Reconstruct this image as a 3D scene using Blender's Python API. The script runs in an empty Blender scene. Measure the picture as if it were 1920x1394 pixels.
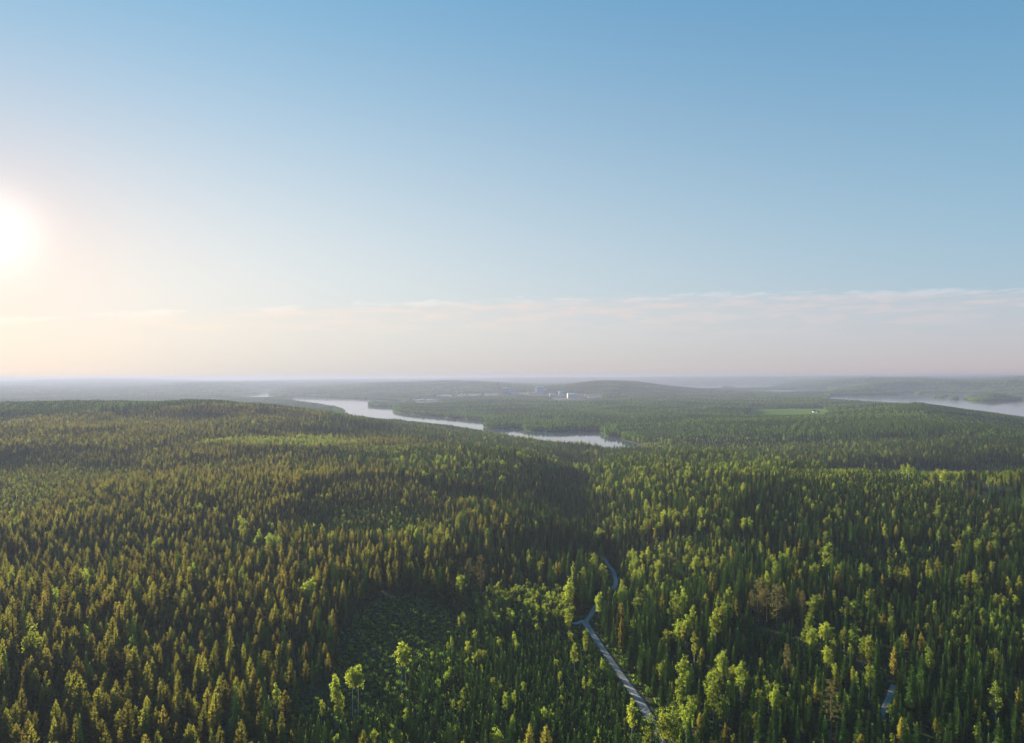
import bpy, math, random
import numpy as np
from mathutils import Vector, Matrix
R = math.radians
rng = np.random.default_rng(7)
C = bpy.context.scene
COL = C.collection
# ------------------------------------------------------------------ camera, sky, sun, exposure
CAM_Z = 125.0; F = 1371.0; PITCH = R(0.439); ROLL = math.atan(.0036)
cam = bpy.data.cameras.new('camera'); cam_o = bpy.data.objects.new('camera', cam); COL.objects.link(cam_o); C.camera = cam_o
cam_o.location = (0, 0, CAM_Z); cam_o.rotation_euler = (Matrix.Rotation(math.pi/2+PITCH, 3, 'X') @ Matrix.Rotation(-ROLL, 3, 'Z')).to_euler()
cam.sensor_width = 36; cam.lens = F/1920*36; cam.clip_start = 1; cam.clip_end = 90000
SUN_AZ, SUN_EL = R(-35.4), R(9.3)
SUN_DIR = Vector((math.sin(SUN_AZ)*math.cos(SUN_EL), math.cos(SUN_AZ)*math.cos(SUN_EL), math.sin(SUN_EL)))
C.view_settings.view_transform = 'Standard'; C.view_settings.look = 'None'; C.view_settings.gamma = 1
C.view_settings.use_curve_mapping = False; C.view_settings.exposure = 1.78
C.render.engine = 'CYCLES'
C.cycles.max_bounces = 6; C.cycles.diffuse_bounces = 2; C.cycles.glossy_bounces = 2; C.cycles.transmission_bounces = 3
C.cycles.volume_bounces = 0; C.cycles.transparent_max_bounces = 8; C.cycles.use_denoising = True; C.cycles.adaptive_threshold = 0.004
C.cycles.sample_clamp_indirect = 4

class NT:
    """tiny helper for node graphs"""
    def __init__(s, tree): s.t = tree; s.n = tree.nodes; s.l = tree.links
    def _in(s, sock, v):
        if isinstance(v, bpy.types.NodeSocket): s.l.new(v, sock)
        elif v is not None: sock.default_value = v
    def m(s, op, a, b=None, c=None, clamp=False):
        n = s.n.new('ShaderNodeMath'); n.operation = op; n.use_clamp = clamp
        for i, v in enumerate((a, b, c)): s._in(n.inputs[i], v)
        return n.outputs[0]
    def v(s, op, a, b=None, scale=None):
        n = s.n.new('ShaderNodeVectorMath'); n.operation = op
        s._in(n.inputs[0], a)
        if b is not None: s._in(n.inputs[1], b)
        if scale is not None: s._in(n.inputs['Scale'], scale)
        return n.outputs['Value'] if op in ('DOT_PRODUCT', 'LENGTH') else n.outputs[0]
    def mix(s, fac, a, b, blend='MIX'):
        n = s.n.new('ShaderNodeMix'); n.data_type = 'RGBA'; n.blend_type = blend; n.clamp_factor = True
        s._in(n.inputs[0], fac); s._in(n.inputs[6], a); s._in(n.inputs[7], b); return n.outputs[2]
    def ss(s, x, lo, hi):
        n = s.n.new('ShaderNodeMapRange'); n.interpolation_type = 'SMOOTHSTEP'; s._in(n.inputs[0], x)
        s._in(n.inputs[1], lo); s._in(n.inputs[2], hi); return n.outputs[0]
    def noise(s, vec, scale, detail=3, rough=0.55):
        n = s.n.new('ShaderNodeTexNoise'); s._in(n.inputs['Vector'], vec); n.inputs['Scale'].default_value = scale
        n.inputs['Detail'].default_value = detail; n.inputs['Roughness'].default_value = rough; return n.outputs[0]
    def comb(s, x, y, z):
        n = s.n.new('ShaderNodeCombineXYZ')
        for i, v in enumerate((x, y, z)): s._in(n.inputs[i], v)
        return n.outputs[0]

W = bpy.data.worlds.new('World'); C.world = W; W.use_nodes = True
g = NT(W.node_tree)
sky = g.n.new('ShaderNodeTexSky'); sky.sky_type = 'NISHITA'; sky.sun_disc = False
sky.sun_elevation = SUN_EL; sky.sun_rotation = SUN_AZ; sky.dust_density = 0.3; sky.ozone_density = 3; sky.air_density = 1
tc = g.n.new('ShaderNodeTexCoord'); D = g.v('NORMALIZE', tc.outputs['Generated'])
sx = g.n.new('ShaderNodeSeparateXYZ'); g.l.new(D, sx.inputs[0])
el = g.m('MAXIMUM', sx.outputs[2], 0.0)
th = g.m('ARCCOSINE', g.m('MINIMUM', g.v('DOT_PRODUCT', D, tuple(SUN_DIR)), 0.99999))
ex = lambda x, k: g.m('EXPONENT', g.m('MULTIPLY', x, -1.0/k))
e1, e3, t45, t16, t8 = ex(el, .09), ex(el, .3), ex(th, .45), ex(th, .16), ex(th, .8)
terms = [(1.0, (-0.013, 0.1447, 0.4032)), (e1, (0.3797, -0.234, -0.4162)), (e3, (0.1272, 0.5019, 0.4539)),
         (t45, (-0.2046, 0.2985, 0.5016)), (t16, (-0.3302, -0.6032, -0.6136)),
         (g.m('MULTIPLY', e3, t8), (2.4157, 0.8905, -0.0842)), (g.m('MULTIPLY', e1, t8), (-2.2492, -0.8669, -0.0136))]
acc = None
for f_, c_ in terms:
    col = g.v('SCALE', c_, scale=f_)
    acc = col if acc is None else g.v('ADD', acc, col)
# solar aureole of the bright evening sun
aur = g.m('MULTIPLY', g.m('EXPONENT', g.m('MULTIPLY', g.m('POWER', g.m('DIVIDE', th, 0.040), 2.0), -1.0)), .40)
aur2 = g.m('MULTIPLY', ex(th, .10), .28)
acc = g.v('ADD', acc, g.v('SCALE', (1.0, .93, .82), scale=g.m('ADD', aur, aur2)))
# thin veil of stratus low over the horizon with a ragged bright upper rim
azm = g.m('ARCTAN2', sx.outputs[0], sx.outputs[1])
nv = g.comb(g.m('MULTIPLY', azm, 1.0), g.m('MULTIPLY', el, 7.0), 0.0)
n1 = g.noise(nv, 14, 5, .6); n2 = g.noise(nv, 60, 4, .65)
top = g.m('ADD', g.m('MULTIPLY', azm, 0.0238), g.m('SUBTRACT', 0.108, g.m('MULTIPLY', g.m('MULTIPLY', azm, azm), .066)))
top = g.m('ADD', top, g.m('MULTIPLY', g.m('SUBTRACT', n2, 0.5), 0.016))
dd = g.m('SUBTRACT', top, el)                     # depth under the veil's upper rim
band = g.m('MULTIPLY', g.ss(dd, -0.002, 0.014), g.m('SUBTRACT', 1.0, g.m('MULTIPLY', g.ss(dd, .01, .11), .55)))
streak = g.m('MULTIPLY', g.ss(n1, .42, .62), g.ss(el, .03, .10))
band = g.m('MULTIPLY', band, g.m('ADD', 0.24, g.m('MULTIPLY', streak, 0.52)))
rim = g.m('MULTIPLY', g.m('MULTIPLY', g.ss(dd, -0.001, 0.0015), g.m('SUBTRACT', 1.0, g.ss(dd, .0015, .013))), g.ss(n1, .44, .62))
veilcol = g.mix(g.ss(azm, -.55, .6), (0.93, 0.76, 0.65, 1), (0.68, 0.595, 0.605, 1))
acc = g.mix(band, acc, veilcol)
acc = g.v('ADD', acc, g.v('SCALE', (.10, .075, .065), scale=rim))
wisp = g.m('MULTIPLY', g.ss(g.noise(g.comb(g.m('MULTIPLY', azm, 1.0), g.m('MULTIPLY', el, 9.0), 3.0), 9, 6, .7), .60, .74),
           g.m('MULTIPLY', g.ss(el, .11, .12), g.m('SUBTRACT', 1.0, g.ss(el, .14, .19))))
acc = g.v('ADD', acc, g.v('SCALE', (.08, .06, .05), scale=wisp))
SKY = 2.0/2**1.78
tot = g.v('ADD', g.v('SCALE', sky.outputs[0], scale=0.12*SKY), g.v('SCALE', acc, scale=10.0*SKY))
bg = g.n['Background']; g.l.new(tot, bg.inputs[0]); bg.inputs[1].default_value = 0.05
W.cycles.sampling_method = 'MANUAL'; W.cycles.sample_map_resolution = 512

sl = bpy.data.lights.new('sun', 'SUN'); sl.energy = 5.0; sl.angle = R(0.8); sl.color = (1.0, .84, .60)
so = bpy.data.objects.new('sun', sl); COL.objects.link(so); so.rotation_euler = SUN_DIR.to_track_quat('Z', 'Y').to_euler()

# ------------------------------------------------------------------ picture <-> place
def ray(u, v):
    xs = (np.asarray(u, float)-960)/F; zs = -(np.asarray(v, float)-697)/F; cr, sr = math.cos(ROLL), math.sin(ROLL)
    x = xs*cr+zs*sr; z = zs*cr-xs*sr
    return x, math.cos(PITCH)-z*math.sin(PITCH), math.sin(PITCH)+z*math.cos(PITCH)
def at_z(u, v, z):
    x, y, w = ray(u, v); t = (z-CAM_Z)/w; return x*t, y*t
def proj(x, y, z):
    dz = z-CAM_Z; yy = y*math.cos(PITCH)+dz*math.sin(PITCH); zz = -y*math.sin(PITCH)+dz*math.cos(PITCH)
    yy = np.maximum(yy, 1.0)
    cr, sr = math.cos(ROLL), math.sin(ROLL)
    return 960+F*(x*cr-zz*sr)/yy, 697-F*(x*sr+zz*cr)/yy, yy

def hash2(ix, iy, s):
    h = (ix.astype(np.int64)*374761393 + iy.astype(np.int64)*668265263 + s*982451653) & 0xffffffff
    h = ((h ^ (h >> 13))*1274126177) & 0xffffffff
    return ((h ^ (h >> 16)) & 0xffff)/65535.0
def vnoise(x, y, sc, s=0):
    x = x/sc; y = y/sc; ix = np.floor(x); iy = np.floor(y); fx = x-ix; fy = y-iy
    fx = fx*fx*(3-2*fx); fy = fy*fy*(3-2*fy)
    a = hash2(ix, iy, s); b = hash2(ix+1, iy, s); c = hash2(ix, iy+1, s); d = hash2(ix+1, iy+1, s)
    return (a*(1-fx)+b*fx)*(1-fy)+(c*(1-fx)+d*fx)*fy - 0.5

# ------------------------------------------------------------------ terrain
CP = {  # distance ahead: [(picture column, ground height)]
 150: [(-300,0),(960,-1),(2200,0)], 300: [(0,2),(480,0),(900,-2),(1400,0),(1900,0)],
 500: [(0,4),(480,4),(960,-6),(1150,-10),(1500,2),(1900,2)], 700: [(0,8),(480,10),(960,0),(1060,-8),(1300,6),(1600,11),(1900,10)], 800: [(1300,6),(1600,12),(1900,8)],
 900: [(0,15),(480,12),(900,0),(1100,-14),(1300,0),(1600,-9),(1900,-17)], 1000: [(1300,-6),(1600,-19),(1900,-20)],
 1100: [(0,26),(480,24),(640,13),(960,-3),(1180,-12),(1300,-2),(1500,-18),(1700,-18),(1900,-18)],
 1400: [(0,39),(400,42),(640,22),(800,6),(960,-18),(1150,-26),(1300,-26),(1500,-20),(1700,-10),(1900,-5)],
 1700: [(0,53),(400,56),(520,40),(640,20),(800,-4),(960,-27),(1100,-30),(1300,-24),(1500,-18),(1740,-5),(1900,-10)],
 2100: [(0,45),(400,40),(640,-12),(900,-30),(1300,-22),(1500,-8),(1740,10),(1900,-5)],
 2500: [(0,20),(400,5),(640,-28),(1300,-20),(1480,-18),(1600,-6),(1740,15),(1900,-4),(2000,-25)],
 3000: [(0,-10),(400,-15),(640,-28),(900,-24),(1300,-20),(1500,-22),(1740,-10),(1850,-28)],
 4000: [(0,-20),(640,-28),(900,-20),(1200,-15),(1480,-22),(1700,-28)],
 5500: [(0,-20),(400,-25),(900,-22),(1000,-18),(1110,5),(1300,-20),(1500,-25)],
 6500: [(0,-15),(400,-20),(700,0),(850,5),(1000,20),(1110,72),(1210,50),(1300,-5),(1500,-25)],
 7500: [(0,-5),(380,5),(600,18),(725,50),(850,62),(935,55),(1010,10)],
 9000: [(-100,10),(0,10),(240,10),(370,50),(480,20),(600,10),(1300,-26),(1450,-26),(1500,-5),(1620,82),(1740,75),(1800,58),(1920,96),(2100,90)],
 12000: [(0,20),(960,10),(1300,-10),(1450,-10),(1560,60),(1800,60)],
 20000: [(-200,0),(0,40),(100,85),(270,98),(400,25),(600,65),(760,62),(960,90),(1150,88),(1280,95),(1400,100),(1480,98),(1580,106),(1760,90),(1920,100),(2100,90)],
 27000: [(0,10),(500,30),(960,30),(1400,30),(1900,40)]}
pts = []
for d_, row in CP.items():
    for u_, z_ in row: pts.append((math.atan((u_-960)/F), math.log(d_/math.cos(math.atan((u_-960)/F)))*0.4, z_))
pts = np.array(pts)
def tps(r2): return np.where(r2 > 1e-12, 0.5*r2*np.log(np.maximum(r2, 1e-12)), 0)
K_ = tps(((pts[:, None, :2]-pts[None, :, :2])**2).sum(-1)) + np.eye(len(pts))*2e-4
P_ = np.c_[np.ones(len(pts)), pts[:, :2]]
M_ = np.block([[K_, P_], [P_.T, np.zeros((3, 3))]])
sol = np.linalg.solve(M_, np.r_[pts[:, 2], np.zeros(3)])
RAV = None
def h_base(x, y, sd):
    a = np.arctan2(x, y); r = np.hypot(x, y)
    L = np.log(np.clip(r, 110, 30000))*0.4; ac = np.clip(a, -.80, .80)
    out = np.empty(len(x))
    for i in range(0, len(x), 40000):
        q = np.c_[ac[i:i+40000], L[i:i+40000]]
        out[i:i+40000] = tps(((q[:, None]-pts[None, :, :2])**2).sum(-1)) @ sol[:-3] + np.c_[np.ones(len(q)), q] @ sol[-3:]
    w = np.clip((1.7-np.abs(a))/.7, 0, 1); w = w*w*(3-2*w)
    out = out*w + (-2)*(1-w)
    t = np.clip((r-110)/200, 0, 1); out *= t
    amp = np.clip((r-150)/500, 0, 1)
    amp = amp*np.where(r > 1250, np.clip(sd/350, .12, 1), 1)*(1-.45*np.clip((r-1900)/500, 0, 1))
    out += amp*(vnoise(x, y, 230, 1)*12 + vnoise(x, y, 430, 6)*12 + vnoise(x*.35+vnoise(x, y, 300, 8)*60, y, 210, 7)*20*np.clip((r-350)/400, 0, 1) + vnoise(x, y, 90, 2)*3.0) + vnoise(x, y, 34, 3)*1.0
    far = np.clip((r-5000)/5000, 0, 1); mid = np.clip((r-2200)/2500, 0, 1)
    if RAV is not None:
        k = (r > 420) & (r < 1700)
        out[k] -= 13*np.exp(-(line_d(x[k], y[k], RAV)/42)**2)
    calm = np.clip(sd/1400, .05, 1)
    out += calm*(mid*vnoise(x, y, 620, 4)*14 + far*vnoise(x, y, 1500, 5)*18)
    return out

def ell(u, v, a, b, n=12): return [(u+a*math.cos(t), v+b*math.sin(t)) for t in np.linspace(0, 2*math.pi, n, endpoint=False)]
ZW = -30.0
def line_d(x, y, P):
    b = np.full(len(x), 1e12)
    for i in range(len(P)-1):
        ax, ay = P[i]; ex_, ey_ = P[i+1]-P[i]; L2 = ex_*ex_+ey_*ey_+1e-9; t = np.clip(((x-ax)*ex_+(y-ay)*ey_)/L2, 0, 1)
        b = np.minimum(b, (x-ax-t*ex_)**2+(y-ay-t*ey_)**2)
    return np.sqrt(b)
_x, _y = at_z(np.array([1142., 1118, 1066, 1078, 1094, 1100]), np.array([1040., 985, 930, 885, 850, 835]), -8.0)
RAV = np.c_[_x, _y]
WATER = [
 [(548,743),(640,746.5),(700,749),(755,752),(762,757),(700,757),(688,759),(690,762),(735,764),(738,770),(742,774),(767,777),(800,780),(853,784),(905,789),
  (915,791),(908,797),(905,802),(925,804),(950,804),(958,802),(975,803),(993,809),(1040,810),(1080,808.5),(1130,808),(1128,813),(1135,817),(1160,821),(1180,829),
  (1203,838),(1215,850),(1200,850),(1100,842),(1013,835),(950,826),(900,816),(800,802),(740,796),(660,787),(645,777),(641,771),(630,768),(608,764),(590,761),(546,754)],
 [(440,748),(520,749.5),(522,742),(503,741),(507,736),(494,733.5),(484,739.5),(445,740.5)],
 [(1235,730),(1300,731),(1350,730),(1445,729),(1445,722.5),(1385,721),(1340,722),(1300,722),(1240,722)],
 [(1430,736.5),(1470,738),(1552,738),(1552,730.3),(1470,729.8),(1435,730.3)],
 [(1557,741),(1620,741),(1687,740.5),(1687,736.5),(1720,736),(1800,737),(1913,739.5),(2100,741),(2300,800),(2100,850),(1960,800),(1913,790),(1850,780),(1780,771),(1700,764),(1663,760),(1610,757),(1552,753.5)]]
ISLES = [ell(1862,748.8,54,3.6,16), ell(1722,738.9,7,.9), ell(1754,746,3,1), ell(1765,746,4.5,1.2), ell(1772,742.5,4.5,1), ell(1790,747.6,9,1.4), ell(1365,727,14,1.2), ell(1290,727,9,1.0)]
def towld(poly): p = np.array(poly, float); x, y = at_z(p[:, 0], p[:, 1], ZW); return np.c_[x, y]
WATER = [towld(p) for p in WATER]; ISLES = [towld(p) for p in ISLES]
def poly_sd(x, y, P):
    """signed distance, negative inside"""
    best = np.full(len(x), 1e12); ins = np.zeros(len(x), bool)
    for i in range(len(P)):
        ax, ay = P[i]; bx, by = P[(i+1) % len(P)]
        ex_, ey_ = bx-ax, by-ay; L2 = ex_*ex_+ey_*ey_+1e-9
        t = np.clip(((x-ax)*ex_+(y-ay)*ey_)/L2, 0, 1)
        best = np.minimum(best, (x-ax-t*ex_)**2+(y-ay-t*ey_)**2)
        c = (ay > y) != (by > y)
        xi = ax + (y-ay)*ex_/(ey_ if abs(ey_) > 1e-9 else 1e-9)
        ins ^= c & (x < xi)
    return np.where(ins, -1, 1)*np.sqrt(best)
def shore(x, y):
    """distance to water: positive on land"""
    sd = np.full(len(x), 1e6); near = np.hypot(x, y) > 1200
    xs, ys = x[near], y[near]
    s = np.min([poly_sd(xs, ys, P) for P in WATER], 0)
    for P in ISLES: s = np.maximum(s, -poly_sd(xs, ys, P))
    sd[near] = s + vnoise(xs, ys, 60, 9)*14 + vnoise(xs, ys, 25, 10)*8
    return sd
def ground(x, y, sd=None):
    x = np.atleast_1d(np.asarray(x, float)); y = np.atleast_1d(np.asarray(y, float))
    if sd is None: sd = shore(x, y)
    h = np.maximum(h_base(x, y, sd), -28.5)
    bank = ZW + 0.3 + np.maximum(sd, 0)*0.14
    h = np.where(sd < 400, np.minimum(h, bank), h)
    return np.where(sd < 0, ZW - np.minimum(5, 0.4 - sd*0.15), h)
def unproj(u, v, z0=0.0):
    z = z0
    for _ in range(25):
        x, y = at_z(u, v, z); z = 0.5*z+0.5*float(ground(x, y)[0])
    return float(x), float(y), z

def link(o, parent=None):
    COL.objects.link(o)
    if parent is not None: o.parent = parent
    return o
def tag(o, label=None, cat=None, group=None, kind=None):
    if label: o['label'] = label
    if cat: o['category'] = cat
    if group: o['group'] = group
    if kind: o['kind'] = kind
    return o
def mesh(name, V, Fc, mat, smooth=False):
    me = bpy.data.meshes.new(name)
    V = np.asarray(V, np.float32)
    if isinstance(Fc, np.ndarray):
        n, k = Fc.shape
        me.vertices.add(len(V)); me.vertices.foreach_set('co', V.ravel())
        me.loops.add(n*k); me.loops.foreach_set('vertex_index', Fc.astype(np.int32).ravel())
        me.polygons.add(n); me.polygons.foreach_set('loop_start', np.arange(0, n*k, k, dtype=np.int32)); me.polygons.foreach_set('loop_total', np.full(n, k, np.int32))
        me.update(calc_edges=True)
    else: me.from_pydata(V.tolist(), [], Fc); me.update()
    if smooth: me.polygons.foreach_set('use_smooth', np.ones(len(me.polygons), bool))
    for m in (mat if isinstance(mat, (list, tuple)) else [mat]): me.materials.append(m)
    return me

# ------------------------------------------------------------------ materials
def newmat(name):
    m = bpy.data.materials.new(name); m.use_nodes = True; g = NT(m.node_tree); return m, g, g.n['Principled BSDF']
def foliage(name, dif, tr, tfac, spread=.35, hue=.02, warm=None):
    m, g, p = newmat(name); g.n.remove(p); out = g.n['Material Output']
    oi = g.n.new('ShaderNodeObjectInfo'); geo = g.n.new('ShaderNodeNewGeometry')
    big = g.noise(geo.outputs['Position'], 0.012, 2); mid = g.noise(geo.outputs['Position'], 0.45, 2)
    rnd = oi.outputs['Random']
    val = g.m('ADD', 1-spread, g.m('MULTIPLY', rnd, 2*spread))
    val = g.m('MULTIPLY', val, g.m('ADD', .72, g.m('MULTIPLY', mid, .56)))
    hs = g.n.new('ShaderNodeHueSaturation'); hs.inputs['Color'].default_value = (*dif, 1)
    r2 = g.m('FRACT', g.m('MULTIPLY', rnd, 17.37))
    hh = g.m('ADD', .5-hue, g.m('MULTIPLY', g.m('ADD', g.m('MULTIPLY', r2, .6), g.m('MULTIPLY', big, .4)), 2*hue))
    g.l.new(hh, hs.inputs['Hue']); g.l.new(val, hs.inputs['Value'])
    ht = g.n.new('ShaderNodeHueSaturation'); ht.inputs['Color'].default_value = (*tr, 1)
    g.l.new(hh, ht.inputs['Hue']); g.l.new(val, ht.inputs['Value'])
    d = g.n.new('ShaderNodeBsdfDiffuse'); t = g.n.new('ShaderNodeBsdfTranslucent'); mx = g.n.new('ShaderNodeMixShader')
    g.l.new(hs.outputs[0], d.inputs[0]); g.l.new(ht.outputs[0], t.inputs[0]); mx.inputs[0].default_value = tfac
    g.l.new(d.outputs[0], mx.inputs[1]); g.l.new(t.outputs[0], mx.inputs[2]); g.l.new(mx.outputs[0], out.inputs[0])
    return m
def simple(name, c, c2=None, scale=1.0, rough=.85, bump=0):
    m, g, p = newmat(name); p.inputs['Roughness'].default_value = rough
    tcn = g.n.new('ShaderNodeTexCoord')
    c2 = c2 or tuple(x*.72 for x in c)
    n = g.noise(tcn.outputs['Object'], scale, 5)
    g.l.new(g.mix(g.ss(n, .35, .65), (*c, 1), (*c2, 1)), p.inputs['Base Color'])
    if bump:
        b = g.n.new('ShaderNodeBump'); b.inputs['Strength'].default_value = bump; g.l.new(n, b.inputs['Height']); g.l.new(b.outputs[0], p.inputs['Normal'])
    return m
M = {}
M['spruce'] = foliage('spruce_needles', (.062, .118, .026), (.210, .335, .048), .46, .45, .035)
M['pine'] = foliage('pine_needles', (.120, .120, .028), (.345, .325, .048), .48, .42, .03)  # pine olive, with the sun flare's warm cast partly put into the colour
M['oldpine'] = foliage('old_pine_needles', (.135, .130, .052), (.30, .265, .08), .35, .25, .02)
M['birch'] = foliage('birch_leaves', (.120, .175, .030), (.380, .460, .050), .52, .28, .025)
M['aspen'] = foliage('aspen_leaves', (.150, .200, .034), (.42, .52, .06), .56, .15, .015)
M['young'] = foliage('young_spruce_needles', (.060, .115, .024), (.20, .34, .04), .40, .45, .035)
M['bark'] = simple('brown_bark', (.16, .11, .075), (.08, .06, .045), 2)
M['pinebark'] = simple('orange_pine_bark', (.34, .19, .10), (.20, .12, .08), 1)
M['birchbark'] = simple('white_birch_bark', (.62, .60, .55), (.18, .16, .14), 1.3)
M['aspenbark'] = simple('grey_aspen_bark', (.42, .40, .32), (.24, .23, .18), 1.1)

def far_canopy():
    m, g, p = newmat('mixed_far_canopy'); g.n.remove(p); out = g.n['Material Output']
    at = g.n.new('ShaderNodeAttribute'); at.attribute_name = 'tone'; geo = g.n.new('ShaderNodeNewGeometry')
    big = g.noise(geo.outputs['Position'], 0.006, 4, .6)
    col = g.mix(g.ss(big, .35, .65), at.outputs['Color'], g.mix(1.0, at.outputs['Color'], (1.5, 1.3, .9, 1), 'MULTIPLY'))
    d = g.n.new('ShaderNodeBsdfDiffuse'); t = g.n.new('ShaderNodeBsdfTranslucent'); mx = g.n.new('ShaderNodeMixShader'); mx.inputs[0].default_value = .42
    g.l.new(col, d.inputs[0]); g.l.new(g.mix(1.0, col, (2.6, 2.6, 1.6, 1), 'MULTIPLY'), t.inputs[0])
    g.l.new(d.outputs[0], mx.inputs[1]); g.l.new(t.outputs[0], mx.inputs[2]); g.l.new(mx.outputs[0], out.inputs[0]); return m
M['far'] = far_canopy()

def ground_mat():
    m, g, p = newmat('forest_floor'); geo = g.n.new('ShaderNodeNewGeometry'); P = geo.outputs['Position']
    n1 = g.noise(P, .03, 6, .6); n2 = g.noise(P, .7, 4, .7); n3 = g.noise(P, .18, 5, .65)
    c = g.mix(g.ss(n1, .38, .62), (.020, .034, .010, 1), (.034, .040, .014, 1))
    c = g.mix(g.ss(n2, .45, .75), c, (.060, .052, .028, 1))
    c = g.mix(g.m('MULTIPLY', g.ss(n3, .56, .72), .7), c, (.030, .070, .012, 1))
    g.l.new(c, p.inputs['Base Color']); p.inputs['Roughness'].default_value = .95; p.inputs['Specular IOR Level'].default_value = .1
    b = g.n.new('ShaderNodeBump'); b.inputs['Distance'].default_value = .4; g.l.new(n2, b.inputs['Height']); g.l.new(b.outputs[0], p.inputs['Normal'])
    return m
M['ground'] = ground_mat()

# ------------------------------------------------------------------ ground sheet
th_in = np.arange(-46, 46.01, .17); th_out = np.concatenate([np.arange(-180, -46, 3.0), np.arange(49, 180, 3.0)])
TH = np.radians(np.sort(np.concatenate([th_in, th_out]))); NR = 470
RR = np.concatenate([[0.5, 15, 30, 45], np.exp(np.linspace(math.log(60), math.log(29500), NR))])
tg, rg = np.meshgrid(TH, RR); gx = (rg*np.sin(tg)).ravel(); gy = (rg*np.cos(tg)).ravel()
gz = ground(gx, gy); nT, nR = len(TH), len(RR)
i0 = (np.arange(nR-1)[:, None]*nT + np.arange(nT)[None, :]); i1 = np.roll(i0, -1, 1)
Fg = np.stack([i0, i1, i1+nT, i0+nT], -1).reshape(-1, 4)
Fg = Fg[:, ::-1]
me = mesh('ground', np.c_[gx, gy, gz], Fg, M['ground'], True)
tag(link(bpy.data.objects.new('ground', me)), kind='structure')

# lake
m, gg, p = newmat('lake_water'); M['water'] = m
p.inputs['Base Color'].default_value = (.09, .12, .16, 1); p.inputs['Roughness'].default_value = .06; p.inputs['IOR'].default_value = 1.5
p.inputs['Specular IOR Level'].default_value = .5
geo = gg.n.new('ShaderNodeNewGeometry'); nz = gg.noise(geo.outputs['Position'], .25, 3)
b = gg.n.new('ShaderNodeBump'); b.inputs['Strength'].default_value = .05; b.inputs['Distance'].default_value = .35; gg.l.new(nz, b.inputs['Height']); gg.l.new(b.outputs[0], p.inputs['Normal'])
me = mesh('lake', [(-9000, 1300, ZW), (14000, 1300, ZW), (14000, 20000, ZW), (-9000, 20000, ZW)], np.array([[0, 1, 2, 3]]), M['water'])
tag(link(bpy.data.objects.new('lake', me)), kind='structure')

# ------------------------------------------------------------------ tree shapes
class G:
    def __init__(s): s.v = []; s.f = []; s.n = 0
    def tri(s, a, b, c): s.v += [a, b, c]; s.f.append((s.n, s.n+1, s.n+2)); s.n += 3
    def fan(s, pts, faces):
        s.v += pts; s.f += [tuple(s.n+i for i in f) for f in faces]; s.n += len(pts)
    def tube(s, path, rad, k=6):
        base = s.n; P = [Vector(p) for p in path]
        for i, p in enumerate(P):
            d = (P[min(i+1, len(P)-1)]-P[max(i-1, 0)]).normalized(); a = d.orthogonal().normalized(); b_ = d.cross(a)
            for j in range(k):
                t = 2*math.pi*j/k; s.v.append(tuple(p+(a*math.cos(t)+b_*math.sin(t))*rad[i]))
        for i in range(len(P)-1):
            for j in range(k):
                q = (base+i*k+j, base+i*k+(j+1) % k, base+(i+1)*k+(j+1) % k, base+(i+1)*k+j)
                s.f.append((q[0], q[1], q[2])); s.f.append((q[0], q[2], q[3]))
        s.n += len(P)*k
    def mesh(s, name, mat): return mesh(name, s.v, np.array(s.f), mat)
def frond(G_, p, az, pitch, L, w, curl=0.0, sag=.25):
    """one bough: a ridged, drooping spray; pitch up positive"""
    d = Vector((math.cos(az)*math.cos(pitch), math.sin(az)*math.cos(pitch), math.sin(pitch)))
    s = Vector((-math.sin(az), math.cos(az), 0)); z = Vector((0, 0, 1))
    p = Vector(p); m1 = p+d*L*.5+z*curl*L*.3; tip = p+d*L+z*curl*L
    a = m1+s*w-z*w*sag; b_ = m1-s*w-z*w*sag
    G_.fan([tuple(p), tuple(a), tuple(tip), tuple(b_), tuple(m1)], [(0, 1, 4), (1, 2, 4), (2, 3, 4), (3, 0, 4)])
def core(G_, z0, z1, r, k=6, rnd=random):
    ring = [(r*math.cos(2*math.pi*i/k)*rnd.uniform(.8, 1.1), r*math.sin(2*math.pi*i/k)*rnd.uniform(.8, 1.1), z0) for i in range(k)]
    G_.fan(ring+[(0, 0, z1)], [(i, (i+1) % k, k) for i in range(k)])
def trunk_mesh(name, h, r, mat, k=6, lean=0.0, r1=.25):
    t = G(); t.tube([(0, 0, -.6), (lean*.3, 0, h*.5), (lean, 0, h)], [r*1.15, r*.7, r*r1], k); return t.mesh(name, mat)

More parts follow.
